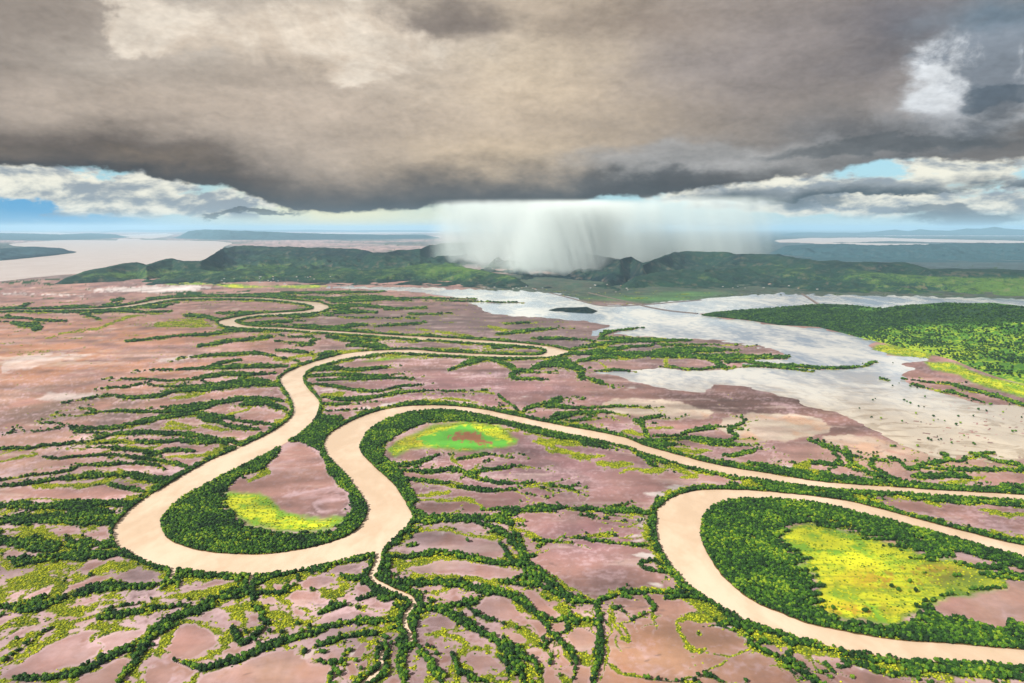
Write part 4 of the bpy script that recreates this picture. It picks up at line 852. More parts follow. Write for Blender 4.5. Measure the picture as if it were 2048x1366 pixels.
def hill(name, crest, foot, Yc, back, mat, step=2.5, rows=70, relief=0.3, rs=700.0, power=1.5, light=None, seed=0):
    crest = pts(crest); foot = pts(foot)
    x = np.arange(crest[0, 0], crest[-1, 0] + step, step)
    cy_ = np.interp(x, crest[:, 0], crest[:, 1]); fy = np.interp(x, foot[:, 0], foot[:, 1])
    _, Yf = at(x, fy); _, Yg = at(x, np.minimum(np.maximum(cy_, 456.5), fy - 0.4))
    Ycc = Yf + Yc * (Yg - Yf)            # the crest stands this share of the way to where its sight line meets the plain
    taper = np.clip(np.minimum(x - x[0], x[-1] - x) / 30.0, 0, 1)
    if cy_.min() < 462: Ycc = Yf * 1.12
    u = (x - CX) / FPX; v = (CY - cy_) / FPX
    t = Ycc / (CP + v * SP)
    dx = u / (CP + v * SP); hc = np.maximum(CAM_H + (-SP + v * CP) * t, 0.5) * taper
    vv = np.concatenate([np.linspace(0, 1, rows), 1 + np.linspace(0, 1, rows // 3)[1:]])
    P = []; 
    Y = np.where(vv[:, None] <= 1, Yf + (Ycc - Yf) * vv[:, None], Ycc + back * np.clip(hc / 120, 0.05, 1) * (vv[:, None] - 1))
    X = dx * Y
    s = np.where(vv <= 1, vv ** power, np.cos((vv - 1) * math.pi / 2) ** 0.8)[:, None]
    r1 = ridged(X / rs, Y / (rs * 1.2), 4, 80 + seed); r2 = fbm(X / (rs * .25), Y / (rs * .25), 4, 90 + seed)
    env = np.clip(np.minimum(vv, 2 - vv) * 4, 0, 1)[:, None]
    sh = np.where(vv[:, None] <= 1, np.sin(np.clip(vv[:, None], 0, 1) * math.pi) ** 0.8, 0.3 * env)
    Z = hc * (s + relief * (r1 - 0.75) * 1.6 * sh * env + relief * 0.25 * r2 * env)
    # taper both ends to the ground
    Z = np.maximum(Z, 0); Z = Z - 4.0 * (1 - sstep(0, 12, Z)) + 1.0
    Z[0] = -2.0; Z[-1] = -2.0
    Z[:, 0] = -2.0; Z[:, -1] = -2.0
    gl = np.zeros(Z.shape)
    pxx, pyy = project(X, Y, Z)
    if light is not None: gl = light(pxx, pyy, X, Y, Z)
    st = np.clip(np.abs(np.gradient(Z, axis=0) / np.maximum(np.gradient(Y, axis=0), 1)) * 1.5, 0, 1)
    o = mesh_np(name, np.stack([X.ravel(), Y.ravel(), Z.ravel()], 1), grid_faces(*Z.shape)[:, ::-1][:, ::-1], [mat], True,
                {'open_grass': gl.ravel(), 'steep': st.ravel()})
    tag(o, kind='structure')
    HILL_SURF[len(HILL_SURF)] = (x, Y, X, Z)
    return o
def sp(pxx, pyy, x, y, rx, ry): return np.exp(-((pxx - x) / rx) ** 2 - ((pyy - y) / ry) ** 2)
near_green = hill_material('wooded_hillside', (0.002, 0.010, 0.012, 1), (0.008, 0.030, 0.018, 1), (0.055, 0.110, 0.018, 1), 0.52, 0.8)
bright_green = hill_material('open_woodland_slope', (0.016, 0.042, 0.020, 1), (0.050, 0.140, 0.016, 1), (0.24, 0.32, 0.020, 1), 0.47, 0.1)
blue_far = hill_material('distant_wooded_range', (0.010, 0.032, 0.048, 1), (0.022, 0.058, 0.070, 1), (0.06, 0.11, 0.09, 1), 0.56, 0.3)  # distance haze put into the base colours as blue
# the long range under the storm
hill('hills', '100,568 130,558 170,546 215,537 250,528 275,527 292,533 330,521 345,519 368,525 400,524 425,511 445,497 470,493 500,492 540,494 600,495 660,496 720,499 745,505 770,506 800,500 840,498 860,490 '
     '900,486 960,484 1040,488 1130,500 1200,512 1240,522 1262,515 1285,530 1310,520 1345,507 1370,503 1430,503 1480,509 1520,508 1560,511 1590,518 1640,524 1700,526 1760,528 1810,528 1835,534 1862,543 1900,541 1960,543 2048,545 2300,552 2400,566',
     '100,570 170,572 250,573 330,572 420,570 560,571 700,572 820,572 940,577 1040,580 1120,584 1200,588 1300,584 1400,580 1500,578 1600,586 1700,590 1850,592 2048,597 2400,605',
     0.33, 1800, near_green, 2.2, 110, 0.42, 800, 2.1,
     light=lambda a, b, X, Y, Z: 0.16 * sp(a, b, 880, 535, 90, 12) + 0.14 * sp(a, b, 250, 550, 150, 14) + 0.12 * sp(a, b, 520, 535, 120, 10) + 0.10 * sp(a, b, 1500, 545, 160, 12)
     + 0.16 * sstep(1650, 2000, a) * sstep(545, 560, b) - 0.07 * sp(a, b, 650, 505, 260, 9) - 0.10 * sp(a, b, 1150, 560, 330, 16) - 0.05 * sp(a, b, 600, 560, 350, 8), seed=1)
# second ridge line in front of it, left half
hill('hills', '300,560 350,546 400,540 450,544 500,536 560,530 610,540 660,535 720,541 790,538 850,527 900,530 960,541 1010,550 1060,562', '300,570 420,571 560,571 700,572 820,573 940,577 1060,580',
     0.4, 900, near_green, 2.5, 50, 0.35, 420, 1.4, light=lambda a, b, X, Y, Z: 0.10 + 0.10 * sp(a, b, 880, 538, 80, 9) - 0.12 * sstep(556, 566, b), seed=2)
hill('hills', '1240,560 1300,548 1360,540 1420,545 1480,535 1540,532 1600,540 1680,536 1760,546 1840,552 1940,556 2100,560 2300,565', '1240,583 1400,580 1500,578 1600,584 1700,588 1850,590 2048,595 2300,600',
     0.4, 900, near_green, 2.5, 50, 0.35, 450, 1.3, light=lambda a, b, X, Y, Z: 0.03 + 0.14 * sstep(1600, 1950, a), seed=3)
# low wooded spur on the right with the bright open slope
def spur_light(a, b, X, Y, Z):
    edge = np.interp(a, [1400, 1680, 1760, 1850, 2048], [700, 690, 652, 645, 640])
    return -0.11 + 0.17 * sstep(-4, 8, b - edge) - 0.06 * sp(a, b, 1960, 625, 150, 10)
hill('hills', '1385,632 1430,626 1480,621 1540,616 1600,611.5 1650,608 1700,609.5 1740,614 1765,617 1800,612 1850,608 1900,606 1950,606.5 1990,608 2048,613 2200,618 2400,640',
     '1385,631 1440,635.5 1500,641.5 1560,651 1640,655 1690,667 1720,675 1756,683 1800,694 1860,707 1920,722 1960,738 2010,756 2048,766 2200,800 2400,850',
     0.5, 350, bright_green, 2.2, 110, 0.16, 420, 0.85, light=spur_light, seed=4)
# dark islet in the lagoon
hill('island', '1086,621 1100,617 1120,615.5 1150,615 1172,614 1190,617 1204,622', '1086,622 1110,624 1150,626 1185,628 1204,623', 0.5, 120, near_green, 1.5, 16, 0.2, 120, 0.7,
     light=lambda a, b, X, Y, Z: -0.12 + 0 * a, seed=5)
# ranges across the plain
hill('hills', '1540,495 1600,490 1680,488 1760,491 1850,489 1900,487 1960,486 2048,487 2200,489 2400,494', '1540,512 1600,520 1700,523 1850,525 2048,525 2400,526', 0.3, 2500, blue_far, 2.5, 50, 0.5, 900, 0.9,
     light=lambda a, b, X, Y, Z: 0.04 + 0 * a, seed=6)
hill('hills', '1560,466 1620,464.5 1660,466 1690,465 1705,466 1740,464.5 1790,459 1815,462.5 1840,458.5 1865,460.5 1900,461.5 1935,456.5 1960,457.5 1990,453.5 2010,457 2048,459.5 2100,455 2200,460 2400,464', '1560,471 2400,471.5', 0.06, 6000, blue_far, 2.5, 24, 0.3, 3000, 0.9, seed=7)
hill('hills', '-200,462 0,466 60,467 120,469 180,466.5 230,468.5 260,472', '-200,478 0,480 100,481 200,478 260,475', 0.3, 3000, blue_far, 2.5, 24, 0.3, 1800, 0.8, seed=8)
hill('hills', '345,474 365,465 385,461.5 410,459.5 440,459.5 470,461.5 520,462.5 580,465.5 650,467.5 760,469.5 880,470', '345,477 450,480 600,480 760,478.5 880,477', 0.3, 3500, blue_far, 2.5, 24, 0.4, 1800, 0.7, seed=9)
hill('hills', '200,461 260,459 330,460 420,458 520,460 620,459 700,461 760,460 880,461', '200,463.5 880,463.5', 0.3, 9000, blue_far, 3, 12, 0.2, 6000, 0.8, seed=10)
hill('hills', '-200,500 0,497 60,493 120,496 155,502', '-200,523 0,521 60,515.5 110,510.5 155,504', 0.15, 500, blue_far, 3, 12, 0.2, 600, 0.6, seed=11).name = 'spit'
# ------------------------------------------------------------------ mangroves and scrub
rg = np.random.default_rng(7)
def leaf_material(name, stops, rough=0.75):
    m = bpy.data.materials.new(name); m.use_nodes = True
    k = N(m.node_tree)
    out = k.node('ShaderNodeOutputMaterial'); p = k.node('ShaderNodeBsdfPrincipled'); k.l.new(p.outputs[0], out.inputs[0])
    r = k.node('ShaderNodeObjectInfo').outputs['Random']
    t = k.node('ShaderNodeTexCoord').outputs['Object']
    n = k.noise(t, 1.1, 3, 0.6)
    cr = k.node('ShaderNodeValToRGB'); e = cr.color_ramp
    while len(e.elements) > 1: e.elements.remove(e.elements[0])
    e.elements[0].position = stops[0][0]; e.elements[0].color = (*stops[0][1], 1)
    for pos, c in stops[1:]:
        q = e.elements.new(pos); q.color = (*c, 1)
    stand = k.noise(k.vmul(k.node('ShaderNodeNewGeometry').outputs['Position'], (1, 1, 0)), 0.014, 4, 0.6)
    r = k.m('MULTIPLY_ADD', k.m('SUBTRACT', stand, 0.5), 1.5, k.m('MULTIPLY_ADD', r, 0.8, 0.1))
    k.l.new(k.m('MULTIPLY_ADD', k.m('SUBTRACT', n, 0.5), 1.0, r, clamp=True), cr.inputs[0])
    k.l.new(cr.outputs[0], p.inputs['Base Color'])
    p.inputs['Roughness'].default_value = rough; p.inputs['Specular IOR Level'].default_value = 0.2
    return m
mangrove_leaf = leaf_material('mangrove_leaves', [(0.0, (0.004, 0.015, 0.004)), (0.45, (0.011, 0.046, 0.004)), (0.82, (0.050, 0.128, 0.005)), (1.0, (0.160, 0.230, 0.008))])
scrub_leaf = leaf_material('scrub_leaves', [(0.0, (0.025, 0.060, 0.005)), (0.4, (0.160, 0.210, 0.008)), (1.0, (0.420, 0.420, 0.010))])
wood_leaf = leaf_material('woodland_leaves', [(0.0, (0.004, 0.016, 0.008)), (0.5, (0.012, 0.042, 0.010)), (1.0, (0.050, 0.110, 0.010))])
bark = leaf_material('mangrove_bark', [(0.0, (0.10, 0.075, 0.055)), (1.0, (0.19, 0.15, 0.11))])
def crown_mesh(name, w, h, z0, seed, sub, leaves, mat):
    """a lumpy crown: boughs of small faces round an uneven core, leaf sprays standing off it"""
    r = random.Random(seed); bm = bmesh.new()
    lobes = [(0, 0, 0.45, 0.62)] + [(0.33 * math.cos(a) * r.uniform(.7, 1.2), 0.33 * math.sin(a) * r.uniform(.7, 1.2), r.uniform(.2, .75), r.uniform(.28, .42)) for a in [i * 2 * math.pi / 5 + r.uniform(-.4, .4) for i in range(5)]]
    if sub == 1: lobes = lobes[:4]
    for (cx_, cy2, cz, rad) in lobes:
        g_ = bmesh.ops.create_icosphere(bm, subdivisions=sub if rad > 0.5 else 1, radius=rad * 0.8)
        for vt in g_['verts']:
            q = 1 + r.uniform(-0.28, 0.28)
            vt.co = ((vt.co.x * q + cx_) * w, (vt.co.y * q + cy2) * w, z0 + (vt.co.z * q * 0.8 + cz) * h)
    for i in range(leaves):
        a = r.uniform(0, 2 * math.pi); e = math.asin(r.uniform(-0.3, 1)); q = r.uniform(0.40, 0.62)
        c = (q * math.cos(a) * math.cos(e) * w, q * math.sin(a) * math.cos(e) * w, z0 + h * (0.42 + 0.95 * q * math.sin(e)))
        s = r.uniform(0.05, 0.11) * w
        vs = [bm.verts.new((c[0] + r.uniform(-s, s), c[1] + r.uniform(-s, s), c[2] + r.uniform(-s, s) * .8)) for _ in range(3)]
        bm.faces.new(vs)
    me = bpy.data.meshes.new(name); bm.to_mesh(me); bm.free(); me.materials.append(mat)
    return me
def trunk_mesh(name, h, r0, seed):
    r = random.Random(seed); bm = bmesh.new(); n = 6; rings = []
    for i in range(4):
        f = i / 3; ring = []
        for j in range(n):
            a = 2 * math.pi * j / n; q = r0 * (1.5 - f * 1.0) * (1.6 if i == 0 and j % 2 else 1)
            ring.append(bm.verts.new((q * math.cos(a) + 0.2 * f * math.sin(seed), q * math.sin(a) + .2 * f * math.cos(seed), h * f)))
        rings.append(ring)
    for a, b in zip(rings, rings[1:]):
        for j in range(n): bm.faces.new((a[j], a[(j + 1) % n], b[(j + 1) % n], b[j]))
    for l in range(3):                      # limbs
        a = l * 2.1 + seed; p0 = (0, 0, h * .7); p1 = (1.3 * math.cos(a), 1.3 * math.sin(a), h * 1.25)
        vs0 = [bm.verts.new((p0[0] + .12 * math.cos(t), p0[1] + .12 * math.sin(t), p0[2])) for t in (0, 2.1, 4.2)]
        vs1 = [bm.verts.new((p1[0] + .05 * math.cos(t), p1[1] + .05 * math.sin(t), p1[2])) for t in (0, 2.1, 4.2)]
        for j in range(3): bm.faces.new((vs0[j], vs0[(j + 1) % 3], vs1[(j + 1) % 3], vs1[j]))
    me = bpy.data.meshes.new(name); bm.to_mesh(me); bm.free(); me.materials.append(bark)
    return me
crowns = [crown_mesh('crown', 4.2, 4.6, 1.3, i, 2, 80, mangrove_leaf) for i in range(5)]
trunks = [trunk_mesh('trunk', 3.0, 0.22, i) for i in range(5)]
scrubs = [crown_mesh('scrub_bush', 2.8, 1.9, -0.1, 20 + i, 1, 24, scrub_leaf) for i in range(4)]

def scatter(r0, r1, s0, sfar, half=46.0):
    """jittered points, spacing growing with distance"""
    out = []; r = r0
    while r < r1:
        s = max(s0, sfar * r / 1000.0)
        n = int(2 * math.radians(half) * r / s)
        a = (np.arange(n) + rg.uniform(-.45, .45, n)) / n * 2 * math.radians(half) - math.radians(half)
        rr = r + rg.uniform(-.45, .45, n) * s
        out.append(np.stack([rr * np.sin(a), rr * np.cos(a), np.full(n, s)], 1))
        r += s
    return np.vstack(out)
P = scatter(600, 5600, 2.8, 1.75)
g2 = survey(P[:, 0], P[:, 1])
rnd = rg.uniform(0, 1, len(P))
rv = g2['riv'] + 0.5 * fbm(P[:, 0] / 35, P[:, 1] / 35, 3, 60)
pr = sstep(0.02, 0.28, g2['v'])
is_tree = (rnd < pr) & (g2['yel'] < 0.30 + 0.45 * rg.uniform(0, 1, len(P))) & (g2['v'] > 0.06)
is_scrub = (rnd < pr * 0.9) & ~is_tree
# thin scrub over the meadows and around belts
fringe = (g2['v'] > -0.25) & (rg.uniform(0, 1, len(P)) < 0.10 * sstep(-0.3, 0.1, g2['v'])) & ~is_tree
in_meadow = (g2['meadow'] > 0) & (g2['lawn'] < 0) & (rg.uniform(0, 1, len(P)) < 0.22) & ~is_tree
is_scrub |= fringe | in_meadow
okp = (rv < -0.2) & ((g2['far'] < -1)) & (P[:, 1] > 0)
lagp = g2['lag'] > 0
speck = lagp & (g2['px'] > 1700) & (g2['py'] > 725) & (rg.uniform(0, 1, len(P)) < 0.012 * sstep(0.1, 0.4, fbm(P[:, 0] / 120, P[:, 1] / 60, 3, 77)))
is_tree |= speck
okp &= ~(lagp & (g2['core'] < -0.05)) | speck
okp &= ~((g2['py'] < 578)) & ~((g2['lawn'] > 0) & ~is_scrub)
is_tree &= okp; is_scrub &= okp
T = P[is_tree]; S = P[is_scrub]
tpx, tpy = g2['px'][is_tree], g2['py'][is_tree]
# the 300 mangroves that stand nearest are trees of their own
R_t = np.hypot(T[:, 0], T[:, 1])
inside = (tpx > 4) & (tpx < 2044) & (tpy < 1361)
order = np.argsort(np.where(inside, R_t, 1e9))[:298]
solo = np.zeros(len(T), bool); solo[order] = True
for i in order:
    x, y, s = T[i]
    root = bpy.data.objects.new('mangrove_tree', None); C.objects.link(root)
    root.location = (x, y, 0.2); root.rotation_euler = (0, 0, rg.uniform(0, 6.28)); q = rg.uniform(0.75, 1.2); root.scale = (q, q, q * rg.uniform(.85, 1.2))
    zone = ('in the crowded belts of the bottom left corner', 'between the brown flat and the narrow creek', 'in the thicket round the narrow creek at the bottom edge',
            'in the belt at the bottom edge right of the narrow creek', 'on the bottom edge below the yellow hook of scrub', 'below the wide river in the bottom right corner')
    zi = int(np.searchsorted([430, 740, 900, 1230, 1560], tpx[i]))
    tag(root, 'dark mangrove tree ' + zone[zi], 'tree', 'mangroves nearest the viewer')
    j = int(rg.integers(5))
    for n_, me in (('crown', crowns[j]), ('trunk', trunks[j])):
        c_ = bpy.data.objects.new(n_, me); C.objects.link(c_); c_.parent = root

def point_cloud(name, co, scale, zs, rot, sources, label=None):
    """one object whose geometry nodes set a plant on each point"""
    me = bpy.data.meshes.new(name)
    me.vertices.add(len(co)); me.vertices.foreach_set('co', np.asarray(co, np.float32).ravel())
    for n_, a in (('size', scale), ('tall', zs), ('turn', rot)):
        at_ = me.attributes.new(n_, 'FLOAT', 'POINT'); at_.data.foreach_set('value', np.asarray(a, np.float32))
    at_ = me.attributes.new('kind_of', 'INT', 'POINT'); at_.data.foreach_set('value', rg.integers(0, len(sources), len(co)).astype(np.int32))
    o = bpy.data.objects.new(name, me); C.objects.link(o)
    ng = bpy.data.node_groups.new(name, 'GeometryNodeTree')
    ng.interface.new_socket('Geometry', in_out='INPUT', socket_type='NodeSocketGeometry')
    ng.interface.new_socket('Geometry', in_out='OUTPUT', socket_type='NodeSocketGeometry')
    nn = ng.nodes; L = ng.links
    gi = nn.new('NodeGroupInput'); go = nn.new('NodeGroupOutput'); iop = nn.new('GeometryNodeInstanceOnPoints')
    gti = nn.new('GeometryNodeGeometryToInstance')
    for me_ in reversed(sources):
        so = bpy.data.objects.new(me_.name, me_)
        oi = nn.new('GeometryNodeObjectInfo'); oi.inputs['Object'].default_value = so; oi.inputs['As Instance'].default_value = True
        L.new(oi.outputs['Geometry'], gti.inputs[0])
    def attr(n_, t='FLOAT'):
        a = nn.new('GeometryNodeInputNamedAttribute'); a.data_type = t; a.inputs['Name'].default_value = n_; return a.outputs[0]
    cs = nn.new('ShaderNodeCombineXYZ'); sz = attr('size'); L.new(sz, cs.inputs[0]); L.new(sz, cs.inputs[1]); L.new(attr('tall'), cs.inputs[2])
    cr = nn.new('ShaderNodeCombineXYZ'); L.new(attr('turn'), cr.inputs[2])
    L.new(gi.outputs[0], iop.inputs['Points']); L.new(gti.outputs[0], iop.inputs['Instance']); iop.inputs['Pick Instance'].default_value = True
    L.new(attr('kind_of', 'INT'), iop.inputs['Instance Index']); L.new(cr.outputs[0], iop.inputs['Rotation']); L.new(cs.outputs[0], iop.inputs['Scale'])
    L.new(iop.outputs[0], go.inputs[0])
    md_ = o.modifiers.new('plants', 'NODES'); md_.node_group = ng
    tag(o, kind='stuff')
    return o
def cloud_of(name, Q, src, base, smin, smax, hmax, z=0.2):
    n = len(Q); s = Q[:, 2] / base * rg.uniform(smin, smax, n)
    tall = np.minimum(s, 1.0 + 0.35 * (s - 1)) * rg.uniform(0.8, 1.25, n)
    zz = Q[:, 3] if Q.shape[1] > 3 else np.full(n, z)
    return point_cloud(name, np.stack([Q[:, 0], Q[:, 1], zz], 1), s, np.minimum(tall, hmax), rg.uniform(0, 6.28, n), src)
cloud_of('mangroves', T[~solo], crowns, 3.3, 0.5, 1.45, 2.0)
cloud_of('scrub', S, scrubs, 2.9, 0.6, 1.2, 2.5)
# lone trees standing in the yellow grass inside the right-hand bend
LONE = [((1783, 1177), 'lone dark tree in the yellow grass, leftmost of the scattered ones on the orange patch'), ((1796, 1184), 'small dark tree just right of and below the leftmost lone tree on the orange patch'),
        ((1819, 1167), 'dark tree on the orange grass, uppermost of the close lone ones'), ((1818, 1186), 'low pale green bush between two dark lone trees below the orange patch'),
        ((1831, 1186), 'dark tree on the orange grass, lowest right of the close lone ones'), ((1909, 1155), 'dark tree near the upper right edge of the yellow grass, left of a pair'),
        ((1918, 1155), 'dark tree near the upper right edge of the yellow grass, right of a pair'), ((1730, 1226), 'wide dark tree in the brown lower part of the yellow grass'),
        ((1666, 1221), 'dark tree at the lower left tip of the yellow grass'), ((935, 1085), 'single round mangrove clump alone on the pink flat right of the creek mouth')]
for i, ((lx, ly), lb) in enumerate(LONE):
    x, y = at(lx, ly)
    root = bpy.data.objects.new('lone_tree', None); C.objects.link(root); root.location = (float(x), float(y), 0.2)
    q = 1.25 if i != 3 else 0.8
    root.scale = (q * (1.5 if i in (7, 9) else 1), q, q * 1.15); root.rotation_euler = (0, 0, i * 1.3)
    tag(root, lb, 'tree', 'lone trees in the open grass')
    for n_, me in (('crown', crowns[i % 5]), ('trunk', trunks[i % 5])):
        c_ = bpy.data.objects.new(n_, me); C.objects.link(c_); c_.parent = root
print('trees', len(T), 'scrub', len(S))
# trees over the bright slope on the right
hx, hY, hX, hZ = HILL_SURF[3]
hr, hc_ = hX.shape
nn_ = 30000
i_ = rg.uniform(0, hr * 0.74, nn_); j_ = rg.uniform(2, hc_ - 3, nn_)
a_ = i_.astype(int); b_ = j_.astype(int); fa = i_ - a_; fb = j_ - b_
def bil(M): return (M[a_, b_] * (1 - fa) + M[a_ + 1, b_] * fa) * (1 - fb) + (M[a_, b_ + 1] * (1 - fa) + M[a_ + 1, b_ + 1] * fa) * fb
Q = np.stack([bil(hX), bil(hY), np.full(nn_, 10.0), bil(hZ)], 1)
dens = fbm(Q[:, 0] / 130, Q[:, 1] / 220, 4, 120)
Q = Q[(dens + np.where(spur_light(*project(Q[:, 0], Q[:, 1], Q[:, 3]), 0, 0, 0) > 0.02, -0.08, 0.2) > rg.uniform(-0.5, 0.5, nn_)) & (Q[:, 3] > 0)]
wood_crowns = [crown_mesh('crown', 4.2, 4.6, 1.3, 50 + i, 1, 40, wood_leaf) for i in range(4)]
cloud_of('woodland', Q, wood_crowns, 6.5, 0.6, 1.5, 2.4)
# ------------------------------------------------------------------ causeways and settlements
def plain(name, c, rough=0.85):
    m = bpy.data.materials.new(name); m.use_nodes = True
    k = N(m.node_tree)
    out = k.node('ShaderNodeOutputMaterial'); p = k.node('ShaderNodeBsdfPrincipled'); k.l.new(p.outputs[0], out.inputs[0])
    n = k.noise(k.node('ShaderNodeNewGeometry').outputs['Position'], 0.15, 4, 0.6)
    k.l.new(k.mix(n, (*[v * 0.75 for v in c], 1), (*[min(1, v * 1.2) for v in c], 1)), p.inputs['Base Color'])
    p.inputs['Roughness'].default_value = rough
    return m
earth = plain('embankment_earth', (0.07, 0.055, 0.05)); track = plain('track_gravel', (0.16, 0.12, 0.10))
def bank(name, label, s, w, h, cat='causeway'):
    P = spline(pts(s), 5); X, Y = at(P[:, 0], P[:, 1])
    q = np.stack([X, Y], 1); d = np.gradient(q, axis=0); d /= np.linalg.norm(d, axis=1)[:, None]; nrm = np.stack([-d[:, 1], d[:, 0]], 1)
    root = bpy.data.objects.new(name, None); C.objects.link(root); root.location = (float(X[0]), float(Y[0]), 0)
    def strip(n_, offs, mat):
        V = []; F = []
        for i in range(len(q)):
            for o_, z in offs: V.append((q[i, 0] + nrm[i, 0] * o_ - X[0], q[i, 1] + nrm[i, 1] * o_ - Y[0], z))
        k = len(offs)
        for i in range(len(q) - 1):
            for j in range(k - 1): F.append((i * k + j, i * k + j + 1, (i + 1) * k + j + 1, (i + 1) * k + j))
        return mesh_np(n_, V, F, [mat], parent=root)
    strip('embankment', [(-w, -1), (-w * .45, h), (w * .45, h), (w, -1)], earth)
    strip('roadway', [(-w * .32, h + .08), (w * .32, h + .08)], track)
    tag(root, label, cat)
bank('causeway', 'thin dark causeway curving across the pale flooded flat above the dark islet', '1098,585.5 1140,596 1197,611 1240,612 1283,610 1348,604.5 1402,600', 11, 3.5)
bank('causeway', 'straight dark causeway slanting from the green apron down to the tip of the wooded spur', '1177,586 1225,597 1269,607.5 1300,615 1341,622 1395,627.5', 13, 4)
bank('causeway', 'short dark dam crossing the bright channel above the wooded spur', '1604,588 1622,599 1637,609', 13, 4, 'dam')
rd = [plain('pale_metal_roof', (0.30, 0.30, 0.30), 0.5), plain('rusty_roof', (0.30, 0.18, 0.13)), plain('blue_grey_roof', (0.22, 0.26, 0.32))]; wl_ = plain('house_wall', (0.30, 0.27, 0.24))
def house_mesh(n_, L, W, H, part):
    if part == 'wall': V = [(x, y, z) for z in (-2, H) for x, y in ((-L, -W), (L, -W), (L, W), (-L, W))]; F = [(0, 1, 5, 4), (1, 2, 6, 5), (2, 3, 7, 6), (3, 0, 4, 7)]
    else:
        e = 1.12; V = [(-L * e, -W * e, H), (L * e, -W * e, H), (L * e, W * e, H), (-L * e, W * e, H), (-L * e, 0, H + W * .6), (L * e, 0, H + W * .6)]
        me = bpy.data.meshes.new(n_); me.from_pydata(V, [], [(0, 1, 5, 4), (2, 3, 4, 5), (1, 2, 5), (3, 0, 4)]); return me
    me = bpy.data.meshes.new(n_); me.from_pydata(V, [], F); return me
wm = house_mesh('wall', 9, 5.5, 4, 'wall'); wm.materials.append(wl_)
rms = []
for m_ in rd:
    r_ = house_mesh('roof', 9, 5.5, 4, 'roof'); r_.materials.append(m_); rms.append(r_)
def on_hill(idx, px, py):
    x, Y, X, Z = HILL_SURF[idx]
    j = int(np.clip(np.searchsorted(x, px), 1, len(x) - 2))
    a, b = project(X[:, j], Y[:, j], Z[:, j])
    n_ = len(Z) // 2
    i = int(np.argmin(np.abs(b[1:n_] - py))) + 1
    return X[i, j], Y[i, j], max(Z[i, j], 0.5)
TOWNS = [(30, 430, 660, 553, 570, 1, 'small house in the settlement below the hills left of the rain'), (22, 965, 1085, 571, 583, 0, 'small house in the settlement under the dense rain curtain'),
         (12, 1180, 1260, 570, 585, 0, 'small house on the shore right of the dense rain curtain'), (12, 1420, 1640, 566, 580, 2, 'small house among trees above the bright channel')]
for n_h, x0, x1, y0, y1, hi, lb in TOWNS:
    for i in range(n_h):
        x, y, z = on_hill(hi, rg.uniform(x0, x1), rg.uniform(y0, y1))
        root = bpy.data.objects.new('house', None); C.objects.link(root); root.location = (float(x), float(y), float(z)); root.rotation_euler = (0, 0, rg.uniform(-.4, .4)); q = rg.uniform(0.5, 0.9); root.scale = (q, q, q)
        tag(root, lb, 'house', lb.replace('small house', 'houses'))
        for n_, me in (('wall', wm), ('roof', rms[int(rg.choice([0, 0, 1, 2]))])):
            c_ = bpy.data.objects.new(n_, me); C.objects.link(c_); c_.parent = root
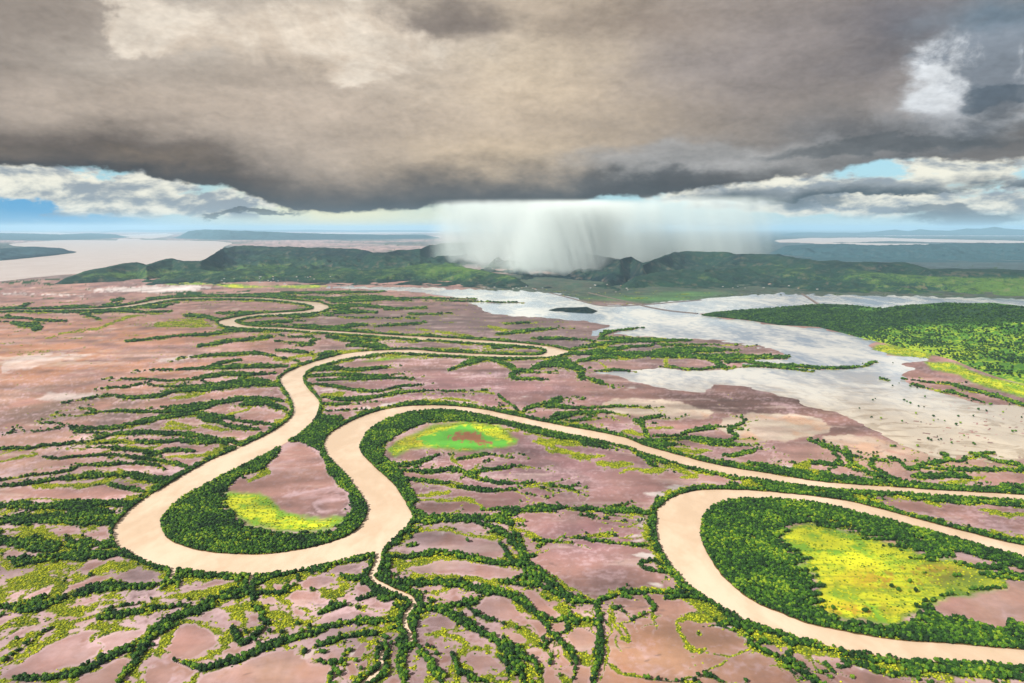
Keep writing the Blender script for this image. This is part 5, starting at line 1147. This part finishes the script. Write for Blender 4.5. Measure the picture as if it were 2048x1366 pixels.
# ------------------------------------------------------------------ air and rain
def volume_material(name, color, density, aniso=0.0, build=None):
    m = bpy.data.materials.new(name); m.use_nodes = True
    k = N(m.node_tree)
    out = k.node('ShaderNodeOutputMaterial'); v = k.node('ShaderNodeVolumePrincipled')
    v.inputs['Color'].default_value = color; v.inputs['Density'].default_value = density; v.inputs['Anisotropy'].default_value = aniso
    if build: k.l.new(build(k), v.inputs['Density'])
    k.l.new(v.outputs[0], out.inputs['Volume'])
    return m
hz = mesh_np('haze', [(x, y, z) for z in (-4, 900) for y in (-158000, 158000) for x in (-158000, 158000)],
             [(0, 2, 3, 1), (4, 5, 7, 6), (0, 1, 5, 4), (2, 6, 7, 3), (0, 4, 6, 2), (1, 3, 7, 5)], [volume_material('thin_haze', (0.44, 0.72, 0.97, 1), 1.6e-5)])
tag(hz, kind='stuff')
def shaft(name, label, cx, cyy, rx, ry, z0, z1, dens, lean, k0, seed):
    nv = 48; V = []; F = []
    levels = 7
    for i in range(levels):
        f = i / (levels - 1); s = 1 + 0.12 * f
        for j in range(nv):
            a = 2 * math.pi * j / nv
            w = 1 + 0.05 * math.sin(3 * a + seed) + 0.04 * math.sin(7 * a + 2 * seed)
            V.append((cx + lean * (f - 0.5) + rx * s * w * math.cos(a), cyy + ry * s * w * math.sin(a), z0 + (z1 - z0) * f))
    for i in range(levels - 1):
        for j in range(nv):
            F.append((i * nv + j, i * nv + (j + 1) % nv, (i + 1) * nv + (j + 1) % nv, (i + 1) * nv + j))
    bm = bmesh.new(); vs = [bm.verts.new(v) for v in V]
    for f in F: bm.faces.new([vs[i] for i in f])
    bm.faces.new(vs[:nv][::-1]); bm.faces.new(vs[-nv:])
    me = bpy.data.meshes.new(name); bm.to_mesh(me); bm.free()
    def build(k):
        g = k.node('ShaderNodeNewGeometry').outputs['Position']
        sp_ = k.node('ShaderNodeSeparateXYZ'); k.l.new(g, sp_.inputs[0]); X, Y, Z = sp_.outputs
        n = k.noise(k.xyz(k.m('MULTIPLY_ADD', Z, 0.15, X), Y, k.m('MULTIPLY', Z, 0.10)), 1 / (0.33 * rx), 4, 0.6)
        fz = k.m('MULTIPLY', k.m('SUBTRACT', Z, z0), 1 / (z1 - z0))
        xx = k.m('MULTIPLY', k.m('SUBTRACT', X, k.m('MULTIPLY_ADD', fz, lean, cx - lean / 2)), 1 / rx)
        yy = k.m('MULTIPLY', k.m('SUBTRACT', Y, cyy), 1 / ry)
        r = k.m('SQRT', k.m('ADD', k.m('MULTIPLY', xx, xx), k.m('MULTIPLY', yy, yy)))
        fall = k.ss(k.m('ADD', r, k.m('MULTIPLY', k.m('SUBTRACT', n, 0.5), 0.8)), 0.98, k0)
        fall = k.m('MULTIPLY', fall, k.ss(r, 1.0, 0.75))
        st = k.noise(k.xyz(k.m('MULTIPLY_ADD', Z, 0.30, X), Y, k.m('MULTIPLY', Z, 0.05)), 1 / (0.10 * rx), 3, 0.6)
        # the curtain thins out towards the ground
        low = k.ss(k.m('ADD', Z, k.m('MULTIPLY', k.m('SUBTRACT', n, 0.5), 420)), z0 + 10, z0 + (70 if ry < 700 else 230))
        low = k.m('MULTIPLY', low, k.ss(fz, 1.0, 0.88))
        return k.m('MULTIPLY', k.m('MULTIPLY', k.m('MULTIPLY', fall, low), k.m('MULTIPLY', k.m('MULTIPLY_ADD', n, 1.4, 0.3), k.m('MULTIPLY_ADD', k.ss(st, 0.30, 0.62), 0.6, 0.4))), dens * 1.6)
    me.materials.append(volume_material(name + '_air', ((0.84, 0.91, 0.91, 1) if ry < 700 else (0.50, 0.60, 0.67, 1)), dens, -0.1, build))  # wide veils: shade of the cloud put into a greyer volume colour
    o = bpy.data.objects.new(name, me); C.objects.link(o)
    tag(o, label, 'rain', 'rain falling from the storm cloud')
    return o
def shaft_px(name, label, x0, x1, Y, ybase, ytop, ryf, dens, lean_px, k0, seed):
    xa, _ = at_range(x0, ybase, Y); xb, _ = at_range(x1, ybase, Y)
    _, zt = at_range((x0 + x1) / 2, ytop, Y); 
    return shaft(name, label, (xa + xb) / 2, Y, (xb - xa) / 2 * 1.1, (xb - xa) / 2 * ryf, 3.0, zt, dens, lean_px * Y / FPX, k0, seed)
shaft_px('rain_shaft', 'dense white curtain of rain reaching the ground in front of the hills', 1010, 1255, 7200, 572, 397, 0.6, 0.0055, 50, 0.35, 1)
shaft_px('rain_shaft', 'pale slanting fringe of rain left of the dense white curtain', 930, 1090, 7900, 562, 399, 0.6, 0.0016, 70, 0.2, 9)
shaft_px('rain_shaft', 'wide grey veil of rain hanging over the ridge behind the dense white curtain', 862, 1330, 9600, 524, 397, 0.4, 0.0016, 10, 0.80, 4)
shaft_px('rain_shaft', 'thin bluish veil of rain fading out to the right above the ridge', 1230, 1570, 9900, 516, 388, 0.4, 0.0012, 30, 0.45, 6)
